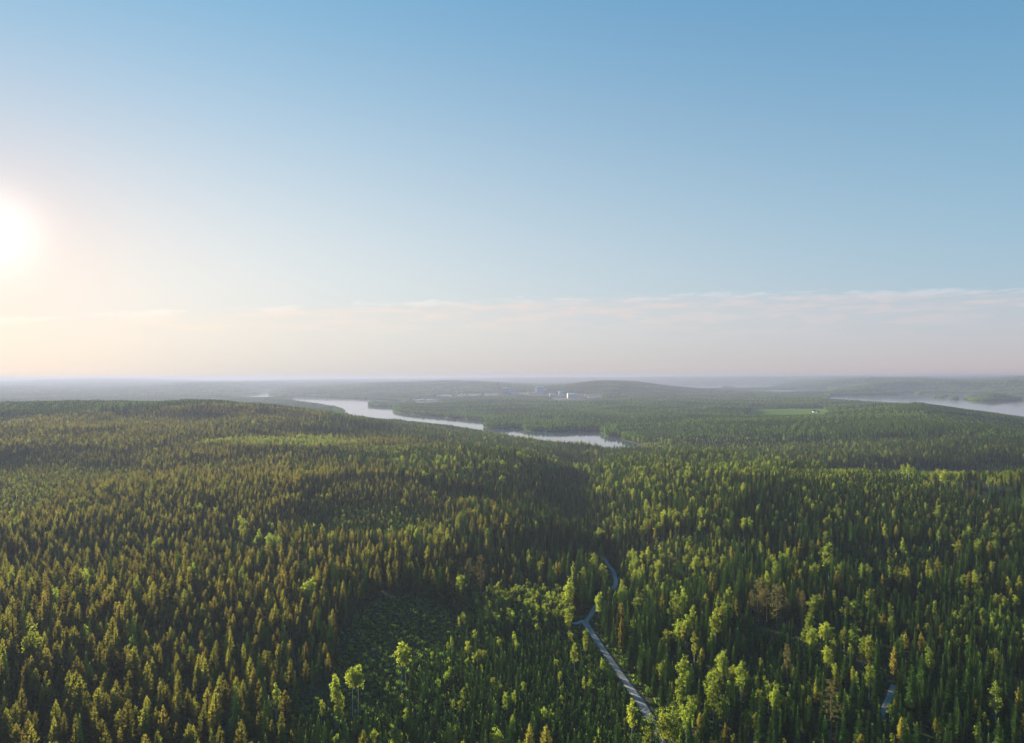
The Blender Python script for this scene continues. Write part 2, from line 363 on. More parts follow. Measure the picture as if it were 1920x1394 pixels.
def spruce_crown(seed, h=18., r=2.5, levels=24, dens=1.0, mat='spruce', up=False, z0=.10, sub=2):
    rd = random.Random(seed); c = G()
    core(c, h*(z0+.02), h*.96, r*.42, 6, rd)
    for i in range(levels):
        t = i/(levels-1); z = h*(z0+(1-z0-.015)*(t**.92))
        Rr = r*((1-t)**.82)*(.55+.45*min(1, t*5+.4))+.16
        if up: Rr = r*((1-t**1.7)**.75)*(.72+.28*min(1, t*4))+.22
        n = max(3, int((8.5-3.5*t)*dens+rd.random())); a0 = rd.random()*6.28
        for j in range(n):
            az = a0+6.283*j/n+rd.uniform(-.3, .3); L = Rr*rd.choice((.72, .9, 1.0, 1.06, 1.2))*rd.uniform(.88, 1.1)
            if up: pitch = .12+.75*t+rd.uniform(-.15, .2); cu = .22
            else: pitch = -.38+.75*t**2+rd.uniform(-.12, .12); cu = .10
            if t > .96: pitch = 1.1
            zz = z+rd.uniform(-.3, .3)*h/levels
            frond(c, (0, 0, zz), az, pitch, L, L*.20+.10, cu, .7 if not up else .3)
            for q in range(sub):
                fr = .35+.33*q+rd.uniform(-.05, .1); sg = 1 if (q+j) % 2 else -1
                px_, py_, pz_ = math.cos(az)*math.cos(pitch)*L*fr, math.sin(az)*math.cos(pitch)*L*fr, zz+math.sin(pitch)*L*fr
                frond(c, (px_, py_, pz_), az+sg*rd.uniform(.5, .8), pitch-.05, L*(1-fr)*rd.uniform(.8, 1.1)+.15, L*.12+.07, cu, .6)
    frond(c, (0, 0, h*.93), 0, 1.5, h*.07, .08); frond(c, (0, 0, h*.93), 1.57, 1.5, h*.07, .08)
    return c.mesh('crown', M[mat])
def leaf_crown(seed, zc, rx, rz, K, per, size, cl, mat, limbs=None, hollow=.45):
    """K leafy clumps scattered in an uneven ellipsoid, each of loose leaf sprays"""
    rd = random.Random(seed); c = G(); cents = []; per = int(per*1.4); size *= .80; cl *= 1.12
    for i in range(K):
        for _ in range(30):
            a = rd.random()*6.283; cz = rd.uniform(-1, 1); rr = rd.uniform(hollow, 1.0)
            lump = 1+.22*math.sin(3*a+seed)+.15*math.sin(7*cz+seed*2)
            q = math.sqrt(1-cz*cz)
            tap = 1-.30*max(0, cz)
            p = Vector((rx*q*math.cos(a)*rr*lump*tap, rx*q*math.sin(a)*rr*lump*tap, zc+rz*cz*rr))
            if all((p-o).length > cl*.75 for o in cents): break
        cents.append(p)
        R_ = cl*rd.uniform(.55, 1.4)
        for k in range(per):
            o = Vector((rd.gauss(0, 1), rd.gauss(0, 1), rd.gauss(0, .8))).normalized()*R_*rd.random()**.45
            n = (o.normalized()*.8+Vector((rd.uniform(-1, 1), rd.uniform(-1, 1), rd.uniform(-.3, 1)))*.9).normalized()
            u_ = n.orthogonal().normalized(); w_ = n.cross(u_); ang = rd.random()*6.283
            e1_ = u_*math.cos(ang)+w_*math.sin(ang); e2_ = n.cross(e1_); s = size*rd.uniform(.6, 1.3); b = p+o
            c.fan([tuple(b-e1_*s), tuple(b+e2_*s*.6-n*s*.2), tuple(b+e1_*s), tuple(b-e2_*s*.6-n*s*.2)], [(0, 1, 2), (0, 2, 3)])
    return c.mesh('crown', M[mat])
def leaf_trunk(seed, h, zlow, zc, rx, rz, mat, r=.17, n=8):
    rd = random.Random(seed); t = G(); lx, ly = rd.uniform(-.5, .5), rd.uniform(-.5, .5)
    t.tube([(0, 0, -.6), (lx*.2, ly*.2, h*.35), (lx*.6, ly*.6, h*.7), (lx, ly, h*.95)], [r*1.25, r, r*.65, r*.2], 6)
    for i in range(n):
        a = rd.random()*6.283; z = zlow+(h*.85-zlow)*i/n; L = rx*rd.uniform(.5, .85)
        t.tube([(lx*z/h, ly*z/h, z), (math.cos(a)*L*.6, math.sin(a)*L*.6, z+L*.5), (math.cos(a)*L, math.sin(a)*L, z+L*1.0)], [r*.35, r*.22, r*.08], 4)
    return t.mesh('trunk', M[mat])

KIND = {}   # kind -> list of (trunk mesh, crown mesh, nominal height)
KIND['spruce_tree'] = [(trunk_mesh('trunk', 17, .2, M['bark']), spruce_crown(s, 18, r, lv, dn, 'spruce'), 18.) for s, r, lv, dn in ((1, 2.5, 24, 1), (2, 2.1, 25, .9), (3, 2.9, 23, 1), (4, 1.8, 24, .85), (5, 2.4, 22, 1.1))]
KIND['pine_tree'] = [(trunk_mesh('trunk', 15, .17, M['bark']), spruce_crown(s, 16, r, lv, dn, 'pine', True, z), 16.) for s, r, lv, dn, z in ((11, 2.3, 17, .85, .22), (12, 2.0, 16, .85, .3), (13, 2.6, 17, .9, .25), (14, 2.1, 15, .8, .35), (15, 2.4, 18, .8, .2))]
def bt(s, h, zc, rx, rz, K, per, size, cl, bark, leaf, hollow=.35, r=.16):
    return (leaf_trunk(s, h, zc-rz*.8, zc, rx, rz, bark, r), leaf_crown(s, zc, rx, rz, K, per, size, cl, leaf, hollow=hollow), h)
KIND['birch_tree'] = [bt(21, 16, 9.6, 2.3, 6.3, 50, 26, .34, .85, 'birchbark', 'birch'), bt(22, 16, 9.4, 2.7, 6.4, 58, 26, .36, .95, 'birchbark', 'birch'),
                      bt(23, 16, 10.2, 1.9, 5.9, 44, 26, .32, .8, 'birchbark', 'birch'), bt(25, 16, 9.8, 1.6, 6.0, 36, 26, .32, .75, 'birchbark', 'birch'), bt(24, 16, 9.8, 3.1, 6.0, 62, 26, .36, .95, 'birchbark', 'birch')]
KIND['young_spruce'] = [(trunk_mesh('trunk', 5.5, .06, M['bark'], 4), spruce_crown(s, 6, r, 12, .8, 'young', False, .04, 1), 6.) for s, r in ((31, 1.15), (32, .95), (33, 1.3), (34, 1.05))]
KIND['young_birch'] = [bt(s, 7, 4.4, rx, 2.7, 20, 22, .24, .5, 'birchbark', 'birch', .3, .06) for s, rx in ((41, 1.1), (42, 1.3), (43, .95))]
def tall_pine(s, h, zb, rx):
    """old Scots pine: long bare orange trunk, open tiered crown"""
    rd = random.Random(s); c = G()
    for i in range(17):
        t = i/16; z = zb+(h-zb)*t; Rr = rx*(.62+.55*math.sin(min(1, t*1.2)*2.6))*(1-.55*t**3)
        for j in range(6):
            if rd.random() < .12: continue
            az = rd.random()*6.283; L = Rr*rd.uniform(.6, 1.15)
            frond(c, (0, 0, z), az, rd.uniform(-.05, .25), L*.6, .18)
            for k in range(7):
                q = rd.uniform(.5, 1.0)*L
                frond(c, (math.cos(az)*q+rd.uniform(-.35, .35), math.sin(az)*q+rd.uniform(-.35, .35), z+rd.uniform(-.2, .35)), rd.random()*6.283, rd.uniform(0, .8), rd.uniform(.4, .8), .22, .2)
    return (trunk_mesh('trunk', h*.97, .24, M['pinebark'], 7), c.mesh('crown', M['oldpine']), h)
KIND['old_pine'] = [tall_pine(51, 22, 9.5, 2.9), tall_pine(52, 22, 6, 3.2), tall_pine(53, 22, 10.5, 2.4)]
KIND['aspen_tree'] = [bt(61, 20, 15.3, 2.5, 4.4, 42, 30, .38, .95, 'aspenbark', 'aspen', .25, .17), bt(62, 20, 15.0, 2.2, 4.6, 36, 28, .38, .9, 'aspenbark', 'aspen', .25, .16), bt(63, 20, 15.6, 2.7, 4.0, 44, 30, .38, 1., 'aspenbark', 'aspen', .3, .17)]

# a distant grove: simple jagged trees, one mesh, instanced as canopy
def low_tree(V, Fc, T, x, y, h, r, kind, rd, k=5):
    b = len(V)
    if kind:   # leafy
        rows = [(0.15, .7), (.45, 1.0), (.8, .75)]
        col = (.12*rd.uniform(.8, 1.3), .18*rd.uniform(.85, 1.2), .032)
    else:
        rows = [(.12, 1.0), (.45, .62), (.75, .33)]; q = rd.uniform(.65, 1.3); w = rd.random()*.5
        col = ((.056+.05*w)*q, (.108+.012*w)*q, .026*q)
    for zf, rf in rows:
        a0 = rd.random()
        for j in range(k):
            a = 6.283*(j+a0)/k; rr = r*rf*rd.uniform(.75, 1.2); V.append((x+rr*math.cos(a), y+rr*math.sin(a), h*(zf+rd.uniform(-.05, .05))))
    V.append((x, y, h)); n = len(rows)
    for i in range(n-1):
        for j in range(k): Fc.append((b+i*k+j, b+i*k+(j+1) % k, b+(i+1)*k+(j+1) % k)); Fc.append((b+i*k+j, b+(i+1)*k+(j+1) % k, b+(i+1)*k+j))
    for j in range(k): Fc.append((b+(n-1)*k+j, b+(n-1)*k+(j+1) % k, b+n*k))
    T += [col]*(len(V)-b)
def grove(seed, size, spacing, hmin, hmax, leafy, rmul=.17):
    rd = random.Random(seed); V, Fc, T = [], [], []
    n = int(size/spacing)
    for i in range(n):
        for j in range(n):
            x = (i+.5+rd.uniform(-.45, .45))*size/n-size/2; y = (j+.5+rd.uniform(-.45, .45))*size/n-size/2
            if rd.random() < .08: continue
            kd = rd.random() < leafy; h = rd.uniform(hmin, hmax)
            low_tree(V, Fc, T, x, y, h, h*(rmul if not kd else .19), kd, rd, 5)
    me = mesh('grove', V, np.array(Fc), M['far'])
    at = me.color_attributes.new('tone', 'FLOAT_COLOR', 'POINT'); at.data.foreach_set('color', np.c_[np.array(T), np.ones(len(T))].astype(np.float32).ravel())
    return me

# ------------------------------------------------------------------ scattering (what nobody could count)
def join_meshes(name, a, b):
    me = bpy.data.meshes.new(name); va = np.empty(len(a.vertices)*3, np.float32); a.vertices.foreach_get('co', va); vb = np.empty(len(b.vertices)*3, np.float32); b.vertices.foreach_get('co', vb)
    fa = np.empty(len(a.loops), np.int32); a.loops.foreach_get('vertex_index', fa); fb = np.empty(len(b.loops), np.int32); b.loops.foreach_get('vertex_index', fb)
    me = mesh(name, np.r_[va, vb].reshape(-1, 3), np.r_[fa, fb+len(a.vertices)].reshape(-1, 3), [a.materials[0], b.materials[0]])
    mi = np.zeros(len(me.polygons), np.int32); mi[len(fa)//3:] = 1; me.polygons.foreach_set('material_index', mi); return me
def scatter(name, X, rotz, tilt, scl, idx, protos, label=None):
    """one stuff object: points that carry instances of the given meshes"""
    coll = bpy.data.collections.new(name+'_kinds')
    for i, pm in enumerate(protos):
        o = bpy.data.objects.new('%s_%02d' % (name, i), pm); coll.objects.link(o)
    me = bpy.data.meshes.new(name); me.vertices.add(len(X)); me.vertices.foreach_set('co', X.astype(np.float32).ravel())
    a = me.attributes.new('rot', 'FLOAT_VECTOR', 'POINT'); a.data.foreach_set('vector', np.c_[tilt, rotz].astype(np.float32).ravel())
    a = me.attributes.new('scl', 'FLOAT_VECTOR', 'POINT'); a.data.foreach_set('vector', scl.astype(np.float32).ravel())
    a = me.attributes.new('pick', 'INT', 'POINT'); a.data.foreach_set('value', idx.astype(np.int32))
    o = link(bpy.data.objects.new(name, me)); tag(o, label, kind='stuff')
    ng = bpy.data.node_groups.new(name, 'GeometryNodeTree')
    ng.interface.new_socket('Geometry', in_out='INPUT', socket_type='NodeSocketGeometry'); ng.interface.new_socket('Geometry', in_out='OUTPUT', socket_type='NodeSocketGeometry')
    N = ng.nodes; L = ng.links; gi = N.new('NodeGroupInput'); go = N.new('NodeGroupOutput')
    ci = N.new('GeometryNodeCollectionInfo'); ci.inputs['Collection'].default_value = coll; ci.inputs['Separate Children'].default_value = True; ci.inputs['Reset Children'].default_value = True
    ip = N.new('GeometryNodeInstanceOnPoints'); ip.inputs['Pick Instance'].default_value = True
    m2p = N.new('GeometryNodeMeshToPoints'); L.new(gi.outputs[0], m2p.inputs[0]); L.new(m2p.outputs[0], ip.inputs['Points']); L.new(ci.outputs[0], ip.inputs['Instance'])
    for nm, dt, so_, tg_ in (('rot', 'FLOAT_VECTOR', 'Rotation', None), ('scl', 'FLOAT_VECTOR', 'Scale', None), ('pick', 'INT', 'Instance Index', None)):
        na = N.new('GeometryNodeInputNamedAttribute'); na.data_type = dt; na.inputs['Name'].default_value = nm
        if nm == 'rot':
            er = N.new('FunctionNodeEulerToRotation'); L.new(na.outputs[0], er.inputs[0]); L.new(er.outputs[0], ip.inputs['Rotation'])
        else: L.new(na.outputs[0], ip.inputs[so_])
    L.new(ip.outputs[0], go.inputs[0])
    md = o.modifiers.new('scatter', 'NODES'); md.node_group = ng
    return o

# ------------------------------------------------------------------ roads
def ppoly(px, z0=-5): return np.array([unproj(u, v, z0)[:2] for u, v in px])
ROAD_PX = [(1262,1440),(1240,1394),(1213,1337),(1190,1302),(1150,1246),(1121,1204),(1103,1178),(1097,1170)]
RD_MAIN = ppoly(ROAD_PX); RD_RIGHT = ppoly([(1100,1174),(1100,1165),(1108,1154),(1116,1140),(1130,1120),(1150,1104),(1155,1092),(1152,1078),(1140,1060),(1132,1046)])
RD_LEFT = ppoly([(1102,1176),(1094,1166),(1084,1169),(1074,1171)])
RD_EAST = ppoly([(1638,1368),(1650,1346),(1661,1324),(1671,1300),(1676,1286)])
def smooth(P, n=14):
    out = []; P = [P[0]]+list(P)+[P[-1]]
    for i in range(1, len(P)-2):
        for k in range(n):
            t = k/n; out.append(.5*((2*P[i])+(-P[i-1]+P[i+1])*t+(2*P[i-1]-5*P[i]+4*P[i+1]-P[i+2])*t*t+(-P[i-1]+3*P[i]-3*P[i+1]+P[i+2])*t**3))
    out.append(P[-2]); return np.array(out)
ROADS = [smooth(RD_MAIN), smooth(RD_RIGHT), smooth(RD_LEFT), smooth(RD_EAST)]
def gravel():
    m, g, p = newmat('grey_gravel'); geo = g.n.new('ShaderNodeNewGeometry'); P = geo.outputs['Position']
    n = g.noise(P, 1.2, 6, .7); n2 = g.noise(P, .15, 3); uv = g.n.new('ShaderNodeAttribute'); uv.attribute_name = 'across'
    c = g.mix(n, (.25, .245, .24, 1), (.17, .165, .16, 1)); c = g.mix(g.m('MULTIPLY', g.ss(n2, .4, .6), .4), c, (.30, .285, .27, 1))
    a = g.m('ABSOLUTE', uv.outputs['Fac']); rut = g.m('MULTIPLY', g.m('SUBTRACT', 1.0, g.ss(a, .0, .22)), .35)
    edge = g.ss(g.m('ADD', a, g.m('MULTIPLY', g.m('SUBTRACT', n, .5), .35)), .78, 1.0)
    c = g.mix(rut, c, (.14, .14, .09, 1)); c = g.mix(edge, c, (.055, .07, .03, 1))
    g.l.new(c, p.inputs['Base Color']); p.inputs['Roughness'].default_value = .95; return m
M['gravel'] = gravel()
for nm, P, wd in (('gravel_road', ROADS[0], 1.7), ('gravel_road', ROADS[1], 1.5), ('track', ROADS[2], 1.9), ('forest_track', ROADS[3], 1.2)):
    T_ = np.gradient(P, axis=0); T_ /= np.linalg.norm(T_, axis=1)[:, None]; Nn = np.c_[-T_[:, 1], T_[:, 0]]
    V = []; Ac = []; wj = wd*(1+.22*vnoise(P[:, 0], P[:, 1], 22, 72))
    offs = (-1, -.5, 0, .5, 1)
    zc = np.max([ground(P[:, 0]+Nn[:, 0]*o*wd, P[:, 1]+Nn[:, 1]*o*wd) for o in offs], 0)+.22+(.03 if nm == 'track' else 0)+(.06 if P is ROADS[1] else 0)
    for i in range(len(P)):
        for o in offs: V.append((P[i, 0]+Nn[i, 0]*o*wj[i], P[i, 1]+Nn[i, 1]*o*wj[i], zc[i]+.10*(1-o*o))); Ac.append(o)
        for o in (-1.6, 1.6): V.append((P[i, 0]+Nn[i, 0]*o*wd, P[i, 1]+Nn[i, 1]*o*wd, zc[i]-1.4)); Ac.append(o)
    Fc = []
    order = [5, 0, 1, 2, 3, 4, 6]
    for i in range(len(P)-1):
        for a, b_ in zip(order[:-1], order[1:]): Fc.append((i*7+a, i*7+b_, (i+1)*7+b_, (i+1)*7+a))
    me = mesh(nm, V, np.array(Fc)[:, ::-1], M['gravel']); at = me.attributes.new('across', 'FLOAT', 'POINT'); at.data.foreach_set('value', np.array(Ac, np.float32))
    tag(link(bpy.data.objects.new(nm, me)), kind='structure')

# ------------------------------------------------------------------ where each stand of trees is
def inpoly(u, v, P): return poly_sd(u, v, np.array(P, float)) < 0
CLEAR = [(632,1300),(628,1235),(655,1165),(705,1122),(780,1112),(835,1135),(862,1165),(835,1205),(790,1240),(742,1265),(735,1330),(660,1350),(560,1345),(530,1310)]
PLANT = [(855,1165),(900,1120),(1090,1118),(1072,1175),(1100,1200),(1140,1262),(1205,1350),(1235,1400),(1225,1432),(560,1432),(530,1345),(640,1350),(735,1330),(742,1265),(790,1240),(835,1205)]
FIELD = [(1402,768),(1480,766),(1550,767.5),(1566,775),(1545,782),(1490,787),(1395,783)]
VALLEY = [(1530,905),(1560,880),(1650,872),(1700,890),(1850,905),(1960,930),(1960,975),(1850,952),(1720,915)]
LEAFY = [(530,826,130,8,.9),(1080,945,12,22,.0),(1190,985,60,22,.4),(1700,890,16,16,.9),(1770,898,38,20,.8),(1870,905,40,12,.5),(1248,832,32,9,.9),(1185,820,60,12,.5),
 (1300,990,70,14,.55),(1500,965,90,22,.35),(1850,1015,80,30,.35),(1700,1045,70,15,.45),(1260,1065,110,15,.5),(1570,1080,150,32,.3),(960,1140,120,40,.4),
 (1180,1365,60,40,.8),(1340,1310,60,60,.6),(1300,1210,70,70,.25),(1180,1120,70,30,.35),(1560,1210,60,60,.3),(1640,1210,50,50,.35),(1440,1330,60,50,.5),(1210,905,150,40,.2),
 (900,875,200,20,.22),(1440,840,200,40,.18),(480,1000,60,20,.25),(1850,1150,80,30,.25),(820,1020,30,15,.3),(1400,880,80,20,.3),(700,1010,100,15,.2),(1250,1380,50,30,.8)]
HEIGHTS = [(893,1092,42,34,.55),(1095,1118,60,34,1.35),(1010,1100,40,16,1.1),(690,990,170,28,.55),(700,925,170,22,1.25),(1680,1060,110,32,.45),(1450,1260,60,60,.45),(1500,1300,60,40,.6),(1300,1030,120,16,.6),(1230,1125,60,20,.8),(960,1105,60,20,.8),
 (1850,1210,90,40,.8),(1000,1055,90,20,.85),(1770,900,120,22,.6),(560,830,130,14,.7),(1600,1290,60,40,.8)]
def eval_el(u, v, E, base):
    out = np.full(len(u), base, float)
    for a, b_, ru, rv, val in E:
        q = ((u-a)/ru)**2+((v-b_)/rv)**2; w = np.clip(1.6-q, 0, 1); out = out*(1-w)+val*w
    return out
def jgrid(sp, rmin, rmax, amax=.80, jit=.46):
    n = int(rmax/sp)+1; xs = np.arange(-n, n+1)*sp
    X, Y = np.meshgrid(xs, np.arange(0, n+1)*sp); X = X + (np.round(Y/sp) % 2)*sp*.5
    X = X.ravel(); Y = Y.ravel(); a = np.abs(np.arctan2(X, Y)); r = np.hypot(X, Y); k = (a < amax) & (r > rmin) & (r < rmax); X, Y = X[k], Y[k]
    return X+rng.uniform(-jit, jit, len(X))*sp, Y+rng.uniform(-jit, jit, len(Y))*sp

RES = {k: [] for k in ('spruce_tree', 'pine_tree', 'birch_tree', 'young_spruce', 'young_birch', 'old_pine', 'aspen_tree')}
NEAR_MAX = 1750.
protect = []   # (u, v, depth, half width in px): ground or trunk points that must stay in view
for P, a_, b_ in ((ROADS[0], 1, 99), (ROADS[1], 0, 99), (ROADS[2], 0, 99), (ROADS[3], 1, 99)):
    z = ground(P[:, 0], P[:, 1]); u, v, d = proj(P[:, 0], P[:, 1], z)
    for i in range(len(P)):
        vis = (v[i] < 1340 and P is ROADS[0]) or (P is ROADS[1] and (v[i] > 1153 or 1056 < v[i] < 1095)) or (P is ROADS[2] and u[i] > 1074) or (P is ROADS[3] and 1302 < v[i] < 1338)
        if vis: protect.append((u[i], v[i], d[i], 3.0 if P is ROADS[3] else 5.0))

# trees that stand out one by one: (kind, variant, u, v of the top, v of the foot or None, height m, width factor, label)
SOLO = []
def solo(kind, var, u, vt, vb, h, w, label, dep=None):
    """foot at (u, vb); height from the picture when h is None; without vb the tree of height h is set back until its top meets vt"""
    if vb is not None:
        x, y, z = unproj(u, vb, 0); h = h or (vb-vt)*y/F
    else:
        lo, hi = 180., 2500.; 
        for dd_ in np.arange(200, 2400, 4.):
            x = (u-960)/F*dd_; z = float(ground(x, dd_)[0])
            if proj(x, dd_, z+h)[1] <= vt: break
        y = dd_
    SOLO.append((kind, var, x, y, z, h, w, label))
    for k in np.linspace(.04 if vb is not None else .3, .95, 9):
        uu, vv, dd2 = proj(x, y, z+h*k)
        protect.append((float(uu), float(vv), y-2.0, max(2.0, h*.10*F/y) if k > .45 else 1.5))
solo('aspen_tree', 0, 753, 1205, 1302, None, .95, 'round-crowned lime aspen, left of the pair standing highest in the plantation')
solo('aspen_tree', 1, 761, 1209, 1299, None, .9, 'thin-trunked lime aspen, right of the pair standing highest in the plantation')
solo('aspen_tree', 2, 661, 1249, 1348, None, .95, 'tall lime aspen, left trunk of the pair nearest the bottom of the plantation')
solo('aspen_tree', 0, 672, 1247, 1342, None, .85, 'tall lime aspen, right trunk of the pair nearest the bottom of the plantation')
solo('aspen_tree', 1, 628, 1262, 1360, None, .8, 'slender aspen with a two-tiered crown beside the pair with long bare trunks')
solo('birch_tree', 1, 636, 1288, 1362, None, .8, 'low leafy birch directly under the slender two-tiered aspen')
solo('birch_tree', 3, 518, 1275, 1350, None, .85, 'bright round-headed birch alone among dark pines left of the clearing')
solo('birch_tree', 1, 738, 1364, None, 13, .9, 'yellow-green birch cut off by the bottom edge below the aspen pairs')
solo('birch_tree', 3, 1867, 1270, 1356, None, 1.05, 'round light green birch with a white trunk near the right edge')
solo('old_pine', 1, 902, 1043, 1118, None, 1.15, 'old pine with dense reddish crown, right and tallest of the pair above the plantation')
solo('old_pine', 0, 880, 1049, 1118, None, 1.1, 'old pine with bare trunk, left of the pair above the plantation')
for i, (u_, vt_, vb_, w_, txt) in enumerate(((1409,1108,1160,1.0,'leftmost'),(1421,1092,1168,1.2,'second from the left and broadest'),(1431,1106,1166,.9,'third from the left'),(1438,1098,1166,.8,'fourth from the left and slimmest'),
        (1456,1098,1182,1.1,'fifth from the left'),(1464,1102,1178,.9,'sixth from the left'),(1475,1122,1172,.9,'rightmost and shortest'))):
    solo('old_pine', i % 3, u_, vt_, vb_, None, w_, 'bare-trunked pine, %s in the sunlit pine cluster' % txt)
solo('old_pine', 2, 1505, 1110, 1185, None, .9, 'lone bare-trunked pine just right of the sunlit pine cluster')
solo('old_pine', 2, 1476, 1210, 1290, None, .9, 'thin solitary pine in the low green hollow below the sunlit pine cluster')
solo('old_pine', 1, 1554, 1284, None, 20, 1.1, 'reddish old pine above the dark spruces in the lower right forest')
solo('birch_tree', 1, 1068, 1080, 1150, None, .95, 'tallest leafy birch on the left side of the gravel road junction')
solo('birch_tree', 0, 1066, 1133, 1190, None, .95, 'sunlit birch with visible trunk just left of the gravel road junction')
solo('birch_tree', 2, 1077, 1203, 1262, None, .9, 'pointed bright birch in the plantation by the left side of the gravel road')
solo('birch_tree', 0, 1098, 1175, 1232, None, .7, 'dark leafy birch on the left verge right below the gravel road junction')
solo('birch_tree', 0, 1272, 1264, None, 17, .85, 'tall slender sunlit birch standing alone right of the gravel road')
solo('birch_tree', 3, 1182, 1314, None, 15, 1.1, 'broad bright birch in front of the lower end of the gravel road')
solo('birch_tree', 1, 1240, 1332, None, 14, 1.0, 'broad bright birch just right of the lower end of the gravel road')
solo('birch_tree', 4, 1216, 1341, None, 12, 1.0, 'small birch hiding the lowest visible bend of the gravel road')
solo('birch_tree', 1, 1334, 1268, None, 18, .9, 'tall pale birch above the birch thicket right of the road end')
solo('birch_tree', 3, 1385, 1238, None, 17, 1.0, 'broad yellowish birch between dark spruces, upper right of the birch thicket')
solo('birch_tree', 1, 1121, 1108, None, 15, .9, 'bright birch at the upper left corner of the stand right of the road')
solo('birch_tree', 3, 1299, 1185, None, 15, 1.0, 'round bright birch in the middle of the dark spruces right of the road')
solo('birch_tree', 0, 1072, 922, None, 17, .9, 'slim yellow birch, left of the two in the dark middle valley')
solo('birch_tree', 1, 1083, 926, None, 15, .9, 'slim yellow birch, right of the two in the dark middle valley')
solo('birch_tree', 2, 485, 990, None, 18, .9, 'tall pointed light green birch rising from the left forest slope')
solo('spruce_tree', 1, 1422, 1305, None, 21, 1.0, 'tall dark spruce among birches in the lower right forest')
solo('spruce_tree', 0, 1640, 1200, None, 22, .9, 'tallest narrow spruce in the middle of the right forest')
solo('birch_tree', 0, 1626, 1192, None, 16, .9, 'pointed bright birch beside the narrow spruce in the right forest')
solo('birch_tree', 2, 1625, 1244, None, 14, .9, 'small pointed yellow birch left of the eastern forest track')
solo('spruce_tree', 3, 627, 1182, None, 17, 1.0, 'narrow spruce at the left rim of the clearing')
solo('spruce_tree', 1, 772, 1332, None, 19, 1.1, 'reddish spruce tip at the bottom edge below the aspen pairs')
solo('birch_tree', 3, 1691, 1008, None, 15, .9, 'round green birch in the hazy green hollow of the right forest')
solo('birch_tree', 1, 1795, 1012, None, 14, 1.2, 'broad round birch right of the hazy green hollow')
solo('birch_tree', 1, 300, 742, None, 15, 1.3, 'round leafy tree on the skyline of the left hill')
for u_, vt_, h_, w_, txt in ((1692,870,17,1.2,'leftmost bright birch at the left end of the sunlit clump in the right-hand valley'),(1702,868,18,1.3,'second birch from the left in the sunlit clump of the right-hand valley'),
        (1712,874,15,1.1,'third birch from the left in the sunlit clump of the right-hand valley'),(1747,884,15,1.2,'fourth birch from the left in the sunlit clump of the right-hand valley'),
        (1757,878,17,1.3,'fifth birch from the left in the sunlit clump of the right-hand valley'),(1769,880,18,1.4,'sixth and broadest birch in the sunlit clump of the right-hand valley'),
        (1782,884,17,1.3,'seventh birch from the left in the sunlit clump of the right-hand valley'),(1793,892,15,1.2,'rightmost birch of the sunlit clump in the right-hand valley'),
        (1852,893,15,1.2,'left of two bright birches near the right edge beyond the valley'),(1872,896,15,1.3,'right of two bright birches near the right edge beyond the valley'),
        (1240,819,17,1.3,'left of two bright birches at the right end of the river'),(1254,822,16,1.3,'right of two bright birches at the right end of the river')):
    solo('birch_tree', int(u_) % 5, u_, vt_, None, h_, w_, txt)
for u_, vb_, txt in ((1134,812,'first'),(1142,815,'second'),(1163,819,'third'),(1171,823,'fourth'),(1179,826,'fifth'),(1188,829,'sixth'),(1197,833,'seventh')):
    solo('birch_tree', int(u_) % 5, u_, vb_-12, vb_-1, None, 1.3, 'bright birch on the far river bank, %s from the left of the row' % txt)
solo('spruce_tree', 0, 1680, 1264, None, 16, 1.1, 'spruce standing right where the eastern forest track disappears')
SX = np.array([s[2] for s in SOLO]); SY = np.array([s[3] for s in SOLO]); PR = np.array(protect)

